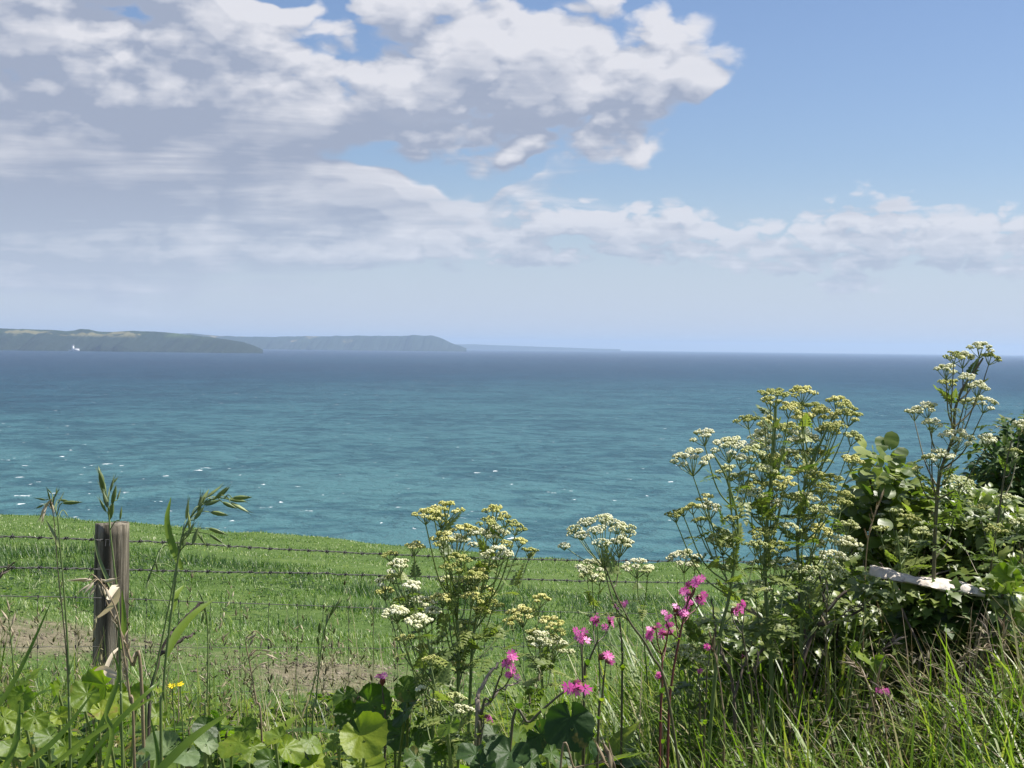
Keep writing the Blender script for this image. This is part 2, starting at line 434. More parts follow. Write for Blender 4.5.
def plain(name, stops, nscale=4, det=5, rough=.85, bs=.4, bd=.02, stretch=(1, 1, 1), spec=.3, kind='Object', dist=0.0):
    m, nt, out = newmat(name)
    v = coords(nt, kind, stretch); n = noise(nt, v, nscale, det, .6, dist)
    p = nd(nt, 'ShaderNodeBsdfPrincipled'); nt.links.new(ramp(nt, n, stops), p.inputs['Base Color'])
    p.inputs['Roughness'].default_value = rough; p.inputs['Specular IOR Level'].default_value = spec
    nt.links.new(bump(nt, noise(nt, v, nscale * 3, 6, .6), bs, bd), p.inputs['Normal'])
    nt.links.new(p.outputs[0], out.inputs[0]); return m
M['wood'] = plain('weathered_post_wood', [(.25, G(.020, .017, .012)), (.42, G(.075, .065, .046)), (.55, G(.20, .175, .13)), (.75, G(.38, .345, .27))], 36, 7, .9, 1.0, .010, (1, 1, .06), dist=.5)
M['wire'] = plain('galvanised_wire', [(.3, G(.035, .035, .035)), (.7, G(.10, .095, .09))], 60, 3, .5, .1, .001)
M['stone'] = plain('pale_stone', [(.3, G(.36, .31, .25)), (.5, G(.58, .52, .44)), (.75, G(.74, .68, .60))], 14, 6, .9, .6, .01)
M['mast'] = plain('white_render', [(.2, G(.70, .70, .68)), (.8, G(.80, .80, .78))], .5, 3, .8, .1, .01)
M['slate'] = plain('grey_slate', [(.2, G(.12, .13, .15)), (.8, G(.22, .23, .25))], 2, 3, .7, .1, .01)

def ground_mat():
    """turf, bare trodden earth on the field track, rock where it is steep"""
    m, nt, out = newmat('field_ground')
    v = coords(nt, 'World'); pos = nd(nt, 'ShaderNodeNewGeometry'); sp = nd(nt, 'ShaderNodeSeparateXYZ'); nt.links.new(pos.outputs['Position'], sp.inputs[0])
    x, y, z = (E(sp.outputs[i]) for i in range(3))
    n1 = noise(nt, v, .55, 5, .6); n2 = noise(nt, v, 9, 6, .65); n3 = noise(nt, v, 60, 4, .6)
    soil = ramp(nt, n2 * .6 + n3 * .4, [(.3, G(.08, .075, .045)), (.45, G(.14, .125, .08)), (.56, G(.20, .175, .115)), (.75, G(.30, .26, .18))])
    turf = ramp(nt, n2 * .5 + n1 * .3 + n3 * .2, [(.3, G(.035, .062, .018)), (.5, G(.075, .125, .03)), (.7, G(.14, .185, .06))])
    pa = 1.0 - ((x + 3.7) * .62) * ((x + 3.7) * .62) - ((y - 11.0) * .72) * ((y - 11.0) * .72)
    pb = 1.0 - ((x + 1.25) * 1.5) * ((x + 1.25) * 1.5) - ((y - 10.5) * .70) * ((y - 10.5) * .70)
    pc = .25 - ((x + 2.3) * .35) * ((x + 2.3) * .35) - ((y - 10.8) * .55) * ((y - 10.8) * .55)
    track = pa.mx(pb).mx(pc).mx(-1.0) + (n1 - .5) * 1.6 + (n2 - .5) * 1.2
    c = mixc(nt, track.ss(.05, 1.0), turf, soil)
    nz = nd(nt, 'ShaderNodeSeparateXYZ'); nt.links.new(pos.outputs['True Normal'], nz.inputs[0])
    steep = 1.0 - E(nz.outputs[2]).ss(.55, .8)
    rock = ramp(nt, n1 * .5 + n2 * .5, [(.3, G(.10, .085, .07)), (.6, G(.24, .21, .18)), (.8, G(.34, .30, .26))])
    c = mixc(nt, steep, c, rock)
    p = nd(nt, 'ShaderNodeBsdfPrincipled'); nt.links.new(c, p.inputs['Base Color']); p.inputs['Roughness'].default_value = .95
    p.inputs['Specular IOR Level'].default_value = .1
    nt.links.new(bump(nt, n2 * .7 + n3 * .3, .9, .05), p.inputs['Normal']); nt.links.new(p.outputs[0], out.inputs[0])
    return m
M['ground'] = ground_mat()
M['soil'] = plain('bank_soil', [(.3, G(.035, .028, .018)), (.6, G(.08, .065, .04)), (.8, G(.12, .10, .06))], 12, 5, .95, .8, .03)

def sea_mat():
    m, nt, out = newmat('sea_water')
    pos = nd(nt, 'ShaderNodeNewGeometry'); sp = nd(nt, 'ShaderNodeSeparateXYZ'); nt.links.new(pos.outputs['Position'], sp.inputs[0])
    x, y = E(sp.outputs[0]), E(sp.outputs[1])
    v = coords(nt, 'World')
    vl = coords(nt, 'World', (1, 1, 1))
    # turquoise over the sandy shallows inshore, deeper blue outside, in drifting patches
    big = noise(nt, coords(nt, 'World', (.0011, .0006, 1)), 1.0, 4, .55)
    mid = noise(nt, coords(nt, 'World', (.012, .006, 1)), 1.0, 5, .6)
    far = E.m('LOGARITHM', E.m('SQRT', x * x + y * y).mx(50.0), 10.0)
    t = far + (big - .5) * 1.0 + (mid - .5) * .22 + x.ss(-200.0, 900.0) * .06
    col = ramp(nt, (t - 2.28) / 2.0, SEA)
    # wind waves: crests lie across the view, several wavelengths
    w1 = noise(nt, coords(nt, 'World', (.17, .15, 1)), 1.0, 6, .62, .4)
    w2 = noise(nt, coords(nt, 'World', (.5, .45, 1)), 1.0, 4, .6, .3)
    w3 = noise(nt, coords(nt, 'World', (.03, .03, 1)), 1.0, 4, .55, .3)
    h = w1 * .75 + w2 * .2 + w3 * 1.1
    b = nd(nt, 'ShaderNodeBump'); nt.links.new(h.k, b.inputs['Height']); b.inputs['Strength'].default_value = 1.0; b.inputs['Distance'].default_value = 2.6
    # foam: only on the sharpest crests, in gusty patches
    gust = noise(nt, coords(nt, 'World', (.006, .004, 1)), 1.0, 3, .5).ss(.42, .62)
    f1 = noise(nt, coords(nt, 'World', (.28, .17, 1)), 1.0, 3, .55, .4)
    f2 = noise(nt, coords(nt, 'World', (.9, .6, 1)), 1.0, 3, .6)
    foam = (f1 + (f2 - .5) * .26 + (gust - 1.0) * .03).ss(.70, .75)
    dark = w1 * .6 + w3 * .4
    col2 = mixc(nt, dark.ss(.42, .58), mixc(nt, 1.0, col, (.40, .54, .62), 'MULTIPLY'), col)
    col3 = mixc(nt, foam * .85, col2, (.75, .78, .78))
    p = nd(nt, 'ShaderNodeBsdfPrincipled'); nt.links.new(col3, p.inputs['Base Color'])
    nt.links.new((foam * .3 + .38).k, p.inputs['Roughness']); p.inputs['IOR'].default_value = 1.333
    p.inputs['Specular IOR Level'].default_value = .10
    nt.links.new(b.outputs[0], p.inputs['Normal']); nt.links.new(p.outputs[0], out.inputs[0])
    return m
SEA = [(0.0, G(.052, .135, .145)), (.24, G(.034, .105, .125)), (.40, G(.012, .055, .086)), (.66, G(.008, .034, .066)), (1, G(.005, .025, .060))]
M['sea'] = sea_mat()

def hill_mat(name, near=True):
    m, nt, out = newmat(name)
    pos = nd(nt, 'ShaderNodeNewGeometry'); nz = nd(nt, 'ShaderNodeSeparateXYZ'); nt.links.new(pos.outputs['Normal'], nz.inputs[0])
    sp = nd(nt, 'ShaderNodeSeparateXYZ'); nt.links.new(pos.outputs['Position'], sp.inputs[0])
    v = coords(nt, 'World'); vo = nd(nt, 'ShaderNodeTexVoronoi'); nt.links.new(coords(nt, 'World', (.004, .0045, .004)), vo.inputs['Vector']); vo.inputs['Scale'].default_value = 1.0
    cellv = nd(nt, 'ShaderNodeSeparateColor'); nt.links.new(vo.outputs['Color'], cellv.inputs[0])
    fields = ramp(nt, E(cellv.outputs[0]), [(0, G(.03, .045, .018)), (.3, G(.055, .08, .028)), (.5, G(.15, .135, .06)), (.7, G(.04, .055, .022)), (.85, G(.22, .18, .10))], 'CONSTANT')
    woods = (noise(nt, v, .008, 5, .6).ss(.48, .55) + (1.0 - E(sp.outputs[2]).ss(14.0, 30.0))).cl() if near else E.m('ADD', noise(nt, v, .003, 4, .6).ss(.35, .45), 0.0)
    c = mixc(nt, woods, fields, (.018, .030, .016))
    n = noise(nt, v, .03, 5, .65)
    c = mixc(nt, (1.0 - E(sp.outputs[2]).ss(-12.0, 30.0)) * .75, c, (.018, .026, .015))
    rock = ramp(nt, n, [(.35, G(.03, .03, .025)), (.6, G(.22, .18, .13))])
    c = mixc(nt, (1.0 - E(nz.outputs[2]).ss(.30, .60)) * n.ss(.47, .55) * (E(sp.outputs[0]).ss(-1350.0, -900.0) * .75 + .2 if near else E.m('ADD', n, 0.0) * .15), c, rock)
    p = nd(nt, 'ShaderNodeBsdfPrincipled'); nt.links.new(c, p.inputs['Base Color']); p.inputs['Roughness'].default_value = .95; p.inputs['Specular IOR Level'].default_value = .05
    nt.links.new(bump(nt, noise(nt, v, .05, 5, .6), .8, 9.0), p.inputs['Normal']); nt.links.new(p.outputs[0], out.inputs[0]); return m
M['hill'] = hill_mat('headland'); M['farhill'] = hill_mat('far_headland', False)

def haze_mat():
    m, nt, out = newmat('sea_haze')
    v = nd(nt, 'ShaderNodeVolumePrincipled'); v.inputs['Color'].default_value = (*HAZE_COL, 1); v.inputs['Density'].default_value = HAZE
    v.inputs['Anisotropy'].default_value = .2
    nt.links.new(v.outputs[0], out.inputs['Volume']); return m
HAZE, HAZE_COL = 9e-5, (.54, .73, 1.0)
SEA_Z = -28.4
def nz2(x, y, s, seed=0):
    """smooth cheap noise, about -1..1"""
    r = np.random.default_rng(seed); o = 0
    for k in range(5):
        a = r.uniform(0, 6.28, 2); f = s * (1.35 ** k)
        o = o + np.sin(x * f * math.cos(a[0]) + y * f * math.sin(a[0]) + a[1]) / 2.6
    return o
def sstep(t): t = np.clip(t, 0, 1); return t * t * (3 - 2 * t)
def bank_top(x): return .60 + .26 * sstep((x - .1) / .9)
def ground(x, y):
    x = np.asarray(x, float); y = np.asarray(y, float)
    near = -.2 - .076 * (np.clip(x, -12, 14) + 1.37)
    edge = np.interp(x, [-60, -20, -11.1, -5.45, -3.3, .6, 2.8, 4.1, 12, 60], [-1.2, -1.8, -2.17, -2.51, -2.69, -2.99, -3.05, -3.07, -3.2, -3.6])
    t = (y - 5.2) / 26.8
    f = near + (edge - near) * t
    f = f - .05 * np.clip(y - 32, 0, None) - .035 * np.clip(y - 33, 0, None) ** 2
    f = f - np.clip(y - 40, 0, None) * .8
    f = f + .035 * nz2(x, y, .9, 3) * sstep((y - 6) / 3) + .02 * nz2(x, y, 3.1, 4) * sstep((y - 6) / 3)
    bt = bank_top(x)
    b = sstep((y - .95) / .75) * bt + .015 * nz2(x, y, 9, 5)
    k = sstep((y - 3.3) / 1.35)
    z = np.where(y < 3.3, b, b * (1 - k) + f * k)
    return np.maximum(z, -33 - .02 * np.abs(y))
def build_terrain():
    xs = np.concatenate([-np.geomspace(500, 6.2, 46), np.linspace(-6, 6, 121), np.geomspace(6.2, 500, 46)])
    ys = np.concatenate([-np.geomspace(300, 1, 16), np.linspace(-.5, 7, 76), np.linspace(7.25, 34, 100), np.linspace(34.6, 120, 70)])
    X, Y = np.meshgrid(xs, ys); Z = ground(X, Y)
    # the shore bites in and out
    n, m = X.shape; i = np.arange(n - 1)[:, None] * m; j = np.arange(m - 1)[None]
    q = np.stack([i + j, i + j + 1, i + m + j + 1, i + m + j], -1).reshape(-1, 4)
    mb = MB(); mb.add(np.stack([X, Y, Z], -1).reshape(-1, 3), [q]); 
    o = mb.build('ground', [M['ground'], M['soil']], smooth=True)
    me = o.data; c = np.empty(len(me.polygons) * 3); me.polygons.foreach_get('center', c); c = c.reshape(-1, 3)
    me.polygons.foreach_set('material_index', ((c[:, 1] > .9) & (c[:, 1] < 4.4)).astype(np.int32))
    tag(o, kind='structure')
def build_sea():
    rs = np.concatenate([[30], np.geomspace(60, 20000, 26)]); A = 96
    a = np.arange(A) * 2 * math.pi / A
    v = np.stack([rs[:, None] * np.cos(a), rs[:, None] * np.sin(a), np.full((len(rs), A), SEA_Z)], -1).reshape(-1, 3)
    i = np.arange(len(rs) - 1)[:, None] * A; j = np.arange(A)[None]; k = (j + 1) % A
    mb = MB(); mb.add(v, [np.stack([i + j, i + A + j, i + A + k, i + k], -1).reshape(-1, 4)])
    tag(mb.build('sea', M['sea']), kind='structure')
def headland(name, Y0, prof, depth, seed, wl, rough=.26):
    """prof: (pixel x, pixel y) of the skyline; wl = pixel row of its waterline"""
    px = np.array([p[0] for p in prof], float); py = np.array([p[1] for p in prof], float)
    X0 = px[0]; X1 = px[-1]; n = 420; m = 60
    u = np.linspace(X0, X1, n)
    top = np.interp(u, px, py)
    ex = 347 + (u - 512) * .0119
    H = (ex - top) / F_PX * (Y0 + depth * .35) + 1.6 - SEA_Z        # height over the sea at the ridge
    H = np.maximum(H, 0)
    V = np.zeros((m, n, 3)); 
    for j in range(m):
        t = j / (m - 1); y = Y0 + t * depth
        x = (u - 512) / F_PX * y
        gull = nz2(x / 60, np.full(n, t * 4), 1.0, seed) * .6 + nz2(x / 24, np.full(n, t * 3), 1.0, seed + 1) * .35 + nz2(x / 11, np.full(n, t * 5), 1.0, seed + 5) * .18
        rise = sstep((t * 2.9 + gull * rough * (1 - t)) / 1.0) ** .75
        fall = 1 - sstep((t - .55) / .45) ** 1.5
        z = H * np.clip(rise, 0, 1) * fall * (1 + .05 * gull * (1 - abs(t - .35)))
        if j == 0: z = z * 0 - 3
        V[j, :, 0] = x; V[j, :, 1] = y + 60 * nz2(x / 150, x * 0, 1.0, seed + 2) * (1 - t); V[j, :, 2] = SEA_Z - 1 + z
    i = np.arange(m - 1)[:, None] * n; j = np.arange(n - 1)[None]
    q = np.stack([i + j, i + j + 1, i + n + j + 1, i + n + j], -1).reshape(-1, 4)
    mb = MB(); mb.add(V.reshape(-1, 3), [q]); tag(mb.build(name, M['hill' if Y0 < 6000 else 'farhill'], smooth=True), kind='structure')
def build_headlands():
    headland('headland_hills', 4750, [(-700, 322), (-420, 326), (-200, 324), (0, 328.5), (30, 329), (51, 329.4), (66, 330.8), (74, 330), (80, 328.2), (86, 328.4), (96, 330.8), (112, 331.6), (130, 330.7), (150, 331), (166, 331.8), (178, 333), (198, 336.2), (214, 337.5), (228, 339.5), (244, 342), (256, 346), (263, 349.5)], 1100, 3, 351)
    headland('distant_hills', 8600, [(60, 334), (150, 333.5), (188, 333.4), (215, 335.2), (235, 336.4), (264, 337), (290, 336), (315, 335.8), (360, 335.9), (400, 335.5), (432, 335.6), (440, 337.5), (447, 340.8), (454, 344), (460, 345.4), (464, 347.5), (466, 348)], 1500, 9, 351, .20)
    headland('faint_hills', 15500, [(400, 345), (470, 343.9), (500, 345.1), (530, 346.3), (560, 347.2), (600, 348.6), (620, 349)], 1500, 14, 349, .05)
def box(mb, c, s, mat=0, tone=.5):
    c = np.array(c, float); s = np.array(s, float) / 2
    v = c + np.array([(-1, -1, -1), (1, -1, -1), (1, 1, -1), (-1, 1, -1), (-1, -1, 1), (1, -1, 1), (1, 1, 1), (-1, 1, 1)]) * s
    mb.add(v, [np.array([(0, 3, 2, 1), (4, 5, 6, 7), (0, 1, 5, 4), (1, 2, 6, 5), (2, 3, 7, 6), (3, 0, 4, 7)])], tone, mat)
def build_lighthouse():
    Y = 4790; p = P(73, 350.2, Y); X = p[0]; z0 = SEA_Z + 1
    t = thing('lighthouse', (X, Y, z0), 'tiny white lighthouse with a low white building at the foot of the headland', 'lighthouse')
    mb = MB(); H = 17
    tube(mb, [(0, 0, -2), (0, 0, 5), (0, 0, H)], [4.6, 4.3, 3.3], 16, cap=True); mb.build('tower', M['mast'], t, smooth=False)
    mb = MB(); tube(mb, [(0, 0, H), (0, 0, H + 1)], [4.2, 4.2], 16, cap=True); mb.build('gallery', M['mast'], t)
    mb = MB(); tube(mb, [(0, 0, H + 1), (0, 0, H + 3.6), (0, 0, H + 5)], [2.2, 2.2, .3], 12, cap=True); mb.build('lantern', M['slate'], t)
    mb = MB(); box(mb, (11, 0, 2), (17, 9, 8)); box(mb, (-9, 2, .5), (9, 7, 5)); w = mb.build('building', M['mast'], t)
    mb = MB(); mb.add([(2.2, -5, 6), (19.8, -5, 6), (19.8, 5, 6), (2.2, 5, 6), (2.2, 0, 9), (19.8, 0, 9)], [np.array([(0, 1, 5, 4), (2, 3, 4, 5)]), np.array([(0, 4, 3), (1, 2, 5)])]); mb.build('roof', M['slate'], t)
def build_haze():
    mb = MB(); z0, z1 = -44.0, 108.0; box(mb, (0, 0, (z0 + z1) / 2), (44000, 44000, z1 - z0))
    tag(mb.build('haze', haze_mat()), kind='stuff')
def build_sun():
    l = bpy.data.lights.new('sun', 'SUN'); o = bpy.data.objects.new('sun', l); SC.objects.link(o)
    l.energy = 5.0; l.angle = math.radians(.53); l.color = (1, .955, .89)
    d = Vector((math.sin(math.radians(SUN_AZ)) * math.cos(math.radians(SUN_EL)), math.cos(math.radians(SUN_AZ)) * math.cos(math.radians(SUN_EL)), math.sin(math.radians(SUN_EL))))
    o.rotation_euler = d.to_track_quat('Z', 'Y').to_euler(); o.location = (20, 5, 30)
def gz(x, y): return float(ground(np.array([x]), np.array([y]))[0])

# ---------------------------------------------------------------- field
def build_field_grass():
    mb = MB()
    def lay(n, y0, y1, hmin, hmax, wmul, tone0, tone1, mask=None, segs=3, lean=.5, wide=.42):
        y = np.sqrt(rng.uniform(y0 ** 2, y1 ** 2, n)); x = rng.uniform(-wide, wide, n) * y
        k = np.ones(n) if mask is None else mask(x, y); keep = rng.random(n) < k; x, y = x[keep], y[keep]; n = len(x)
        z = ground(x, y) - .01
        clump = .5 + .5 * nz2(x, y, 1.6, 21) * .8 + .3 * nz2(x, y, 5.5, 22)
        h = rng.uniform(hmin, hmax, n) * np.clip(.30 + .62 * clump, .22, 1.2)
        w = (.0022 + .00036 * y * wmul)
        tone = np.clip(rng.uniform(tone0, tone1, n) + .12 * (nz2(x, y, .7, 23)), 0, 1)
        dry = rng.random(n) < .09; tone[dry] = rng.uniform(.85, 1, dry.sum())
        blades(mb, np.stack([x, y, z], 1), h, np.broadcast_to(w, (n,)).copy(), rng.uniform(0, 6.28, n), rng.uniform(0, lean, n), rng.uniform(.2, 1.1, n), tone, segs)
    def notrack(x, y):
        t = np.maximum.reduce([1 - ((x + 3.7) * .62) ** 2 - ((y - 11) * .72) ** 2, 1 - ((x + 1.25) * 1.5) ** 2 - ((y - 10.5) * .7) ** 2, .25 - ((x + 2.3) * .35) ** 2 - ((y - 10.8) * .55) ** 2])
        return 1 - .86 * sstep((t + .5 * nz2(x, y, 1.9, 31) + .45 * nz2(x, y, 5, 32) + .05) / 1.1)
    lay(80000, 4.6, 13, .02, .09, 1.0, .25, .95, notrack, lean=.9)
    lay(110000, 11.5, 22, .03, .11, 1.0, .15, .88, notrack, lean=1.0)
    lay(60000, 13.0, 21, .10, .26, 1.0, .0, .30, lambda x, y: np.clip(.0 + 1.6 * nz2(x, y, .9, 33) + .5 * nz2(x, y, 2.7, 34), .0, 1), lean=.9)
    lay(100000, 20, 38, .03, .10, 1.1, .2, .95, lean=1.0)
    o = mb.build('field_grass', M['fieldgrass']); tag(o, kind='stuff')
    # broad dock and clover leaves in the turf
    mb = MB(); n = 7000
    y = np.sqrt(rng.uniform(11.5 ** 2, 20 ** 2, n)); x = rng.uniform(-.42, .42, n) * y
    cl = nz2(x, y, 1.1, 41); keep = cl > .25; x, y = x[keep], y[keep]; n = len(x)
    pos = np.stack([x, y, ground(x, y) + rng.uniform(.02, .13, n)], 1)
    mb.scatter(OVATE, pos, frames(rand_dirs(n, -.1, .6)), rng.uniform(.04, .09, n), rng.uniform(.0, .6, n))
    tag(mb.build('field_weeds', M['leaf']), kind='stuff')

# ---------------------------------------------------------------- fence
def fence_pt(px, py):
    """the point of the fence's vertical plane seen at a pixel"""
    a = np.array([-1.37, 5.2]); b = np.array([.987, 8.2]); d = (b - a) / np.linalg.norm(b - a); n = np.array([-d[1], d[0]])
    r = P(px, py, 1.0) - np.array(CAM); s = (a @ n) / (r[:2] @ n)
    return np.array(CAM) + r * s
def build_fence():
    foot = np.array([-1.395, 5.2, gz(-1.395, 5.2)])
    t = thing('wire_fence', foot, 'barbed wire and netting fence strung from a round weathered wooden post across the field', 'fence')
    def rel(p): return np.asarray(p) - foot
    def post(base, top, r0, tilt, nm='post'):
        mb = MB(); S = 28; rows = 40; V = []
        ph = np.arange(S) * 2 * math.pi / S
        prof = 1 + .035 * np.sin(3 * ph + 1) + .02 * np.sin(7 * ph) + .012 * np.sin(13 * ph + 2)
        crack = np.zeros(S); crack[[3, 9, 10, 17, 24]] = [.03, .02, .025, .02, .03]
        for i in range(rows + 1):
            f = i / rows; c = base + (top - base) * f
            rr = r0 * (1.06 - .08 * f) * (prof - crack * (.5 + .5 * math.sin(f * 9 + 1))) * (1 + .01 * math.sin(f * 31)) * (.985 if i == rows else 1)
            V.append(np.stack([c[0] + rr * np.cos(ph), c[1] + rr * np.sin(ph), np.full(S, c[2]) + (0 if i < rows else .004 * np.sin(2 * ph))], 1))
        V = np.concatenate(V + [np.array([[top[0], top[1], top[2] + .003]])])
        i = np.arange(rows)[:, None] * S; j = np.arange(S)[None]; k = (j + 1) % S
        q = np.stack([i + j, i + k, i + S + k, i + S + j], -1).reshape(-1, 4)
        b = rows * S; tri = np.array([[b + a, b + (a + 1) % S, len(V) - 1] for a in range(S)])
        mb.add(V, [q, tri]); return mb.build(nm, M['wood'], t, smooth=True)
    pt = P(111.5, 523.5, 5.2)
    post(rel(np.array([pt[0] - .012, 5.2, foot[2] - .3])), rel(pt), .0605, 0)
    far = fence_pt(858, 560)
    post(rel(np.array([far[0], far[1], gz(far[0], far[1]) - .3])), rel(far + np.array([0, 0, .02])), .05, 0)
    W1 = [(-60, 537), (0, 537), (60, 538.5), (96, 540), (132, 541), (190, 543.5), (250, 547.5), (310, 551), (380, 554), (450, 557), (540, 559.8), (610, 560.8), (690, 561.3), (780, 562.6), (858, 564)]
    W2 = [(-60, 567), (0, 567.5), (60, 568.3), (96, 569), (132, 569.5), (190, 571.5), (250, 572.5), (310, 573.2), (380, 575.5), (450, 577), (540, 579.8), (610, 581.5), (690, 583), (780, 584), (858, 586)]
    for W in (W1, W2):
        pts = spline([rel(fence_pt(*w)) for w in W], 150); off = rng.normal(0, .0012, pts.shape); pts = pts + off
        L = np.concatenate([[0], np.cumsum(np.linalg.norm(np.diff(pts, axis=0), axis=1))])
        dense = np.arange(0, L[-1], .008); q = np.stack([np.interp(dense, L, pts[:, i]) for i in range(3)], 1)
        dr = unit(np.gradient(q, axis=0)); a = unit(np.cross(dr, [0, 0, 1.0])); b = np.cross(dr, a); mb = MB()
        for s in (0, math.pi):
            an = dense / .035 * 2 * math.pi / 2 + s
            tube(mb, q + .0022 * (a * np.cos(an)[:, None] + b * np.sin(an)[:, None]), .0017, 5)
        w = mb.build('barbed_wire', M['wire'], t, smooth=True)
        for s in np.arange(.05, L[-1], .105):
            mb = MB()
            c = np.array([np.interp(s, L, pts[:, i]) for i in range(3)]); i = min(len(dr) - 1, int(s / .008)); d = dr[i]
            for e in (-.006, 0, .006):
                an = rng.uniform(0, 6.28); v = a[i] * math.cos(an) + b[i] * math.sin(an)
                tube(mb, [c + d * e - v * .013, c + d * e * .3, c + d * (e + .003) + v * .013], [.0007, .0017, .0007], 4)
            an = np.linspace(0, 4 * math.pi, 14)
            tube(mb, c + d * np.linspace(-.008, .008, 14)[:, None] + .0045 * (a[i] * np.cos(an)[:, None] + b[i] * np.sin(an)[:, None]), .0014, 4)
            mb.build('barb', M['wire'], w)
    # sheep netting: line wires and stays, hung from the third wire
    T3 = [(-60, 595), (0, 596), (60, 597), (132, 599), (190, 601.5), (250, 603.5), (320, 606), (380, 608.3), (450, 609.5), (540, 611.5), (690, 614.5), (780, 616), (858, 618)]
    mb = MB(); top = spline([rel(fence_pt(*w)) for w in T3], 150); tube(mb, top, .0016, 5)
    for k, dz in enumerate((.17, .34, .50, .64, .76)):
        p = top - np.array([0, 0, dz]) + rng.normal(0, .0012, top.shape); tube(mb, p, .0011, 4)
    L = np.concatenate([[0], np.cumsum(np.linalg.norm(np.diff(top, axis=0), axis=1))])
    for s in np.arange(.06, L[-1], .15):
        c = np.array([np.interp(s, L, top[:, i]) for i in range(3)]); p = [c - np.array([0, 0, z]) + rng.normal(0, .0018, 3) for z in (0, .17, .34, .50, .64, .76)]
        tube(mb, p, .0010, 4)
        for z in (0, .17, .34): tube(mb, [c - np.array([0, 0, z - .006]), c - np.array([0, 0, z + .006])], .0028, 5)
    mb.build('netting', M['wire'], t)
    for py in (540, 569.3, 599):
        mb = MB(); c = rel(fence_pt(113, py)); c[1] -= .005
        for s in (-1, 1): tube(mb, [c + np.array([s * .007, -.062, .01]), c + np.array([s * .007, -.068, -.012])], .0016, 5)
        tube(mb, [c + np.array([-.007, -.068, .01]), c + np.array([.007, -.068, .01])], .0016, 5)
        mb.build('staple', M['wire'], t)

# ---------------------------------------------------------------- umbellifers
def umbel_mesh(mb, c, up, R, nrays=11, dense=10, tone=(.3, 1), bead=.0022, dome=.45, mat_ray=1, star=False):
    """an umbel at c: rays from one point, each ending in a small domed umbellet of florets"""
    up = unit(np.asarray(up, float)); F = frames(np.array([up]))[0]; a, b = F[:, 1], F[:, 2]
    hub = c - up * R * .75
    k = 0
    ends = []
    for i in range(nrays):
        r = math.sqrt((i + .5) / nrays); an = i * 2.4 + rng.uniform(-.25, .25); r *= rng.uniform(.85, 1.08)
        e = c + R * r * (a * math.cos(an) + b * math.sin(an)) + up * R * dome * (1 - r * r) * .8 + up * R * rng.uniform(-.08, .08)
        mid = hub + (e - hub) * .5 + unit((e - c) + 1e-6) * R * .10 * r
        tube(mb, [hub, mid, e], [.0007, .0006, .0005], 4, .6, mat_ray); ends.append(e)
    ends = np.array(ends); ru = R * .92 / math.sqrt(nrays)
    N = len(ends) * dense; ed = np.repeat(ends, dense, 0); d = rand_dirs(N, -.1, 1.0)
    if up[2] < .95: d = d @ F[:, [1, 2, 0]].T
    ru_i = np.repeat(rng.uniform(.75, 1.1, len(ends)) * ru, dense)[:, None]
    flat = d.copy(); hgt = (d @ up)[:, None] * up; flat = d - hgt * .45
    pos = ed + flat * ru_i
    t = np.clip(np.repeat(rng.uniform(tone[0], tone[1], len(ends)), dense) + rng.uniform(-.35, .2, N), 0, 1)
    sz = rng.uniform(.75, 1.2, N) * bead
    if star: mb.scatter(STAR, pos, frames(rand_dirs(N), d)[:, :, [0, 1, 2]], sz * 1.35, t, 0)
    else: mb.scatter(BEAD, pos, frames(rand_dirs(N)), sz, t, 0)
    # pedicels
    sub = rng.random(N) < .4; p0 = ed[sub] - up * ru * .5; p1 = pos[sub]
    s = unit(np.cross(p1 - p0, [0.3, 1, .2])) * .00035
    v = np.stack([p0 - s, p0 + s, p1 + s, p1 - s], 1).reshape(-1, 3); f = np.arange(len(v)).reshape(-1, 4)
    if len(f): mb.add(v, [f], .6, mat_ray)
    return hub

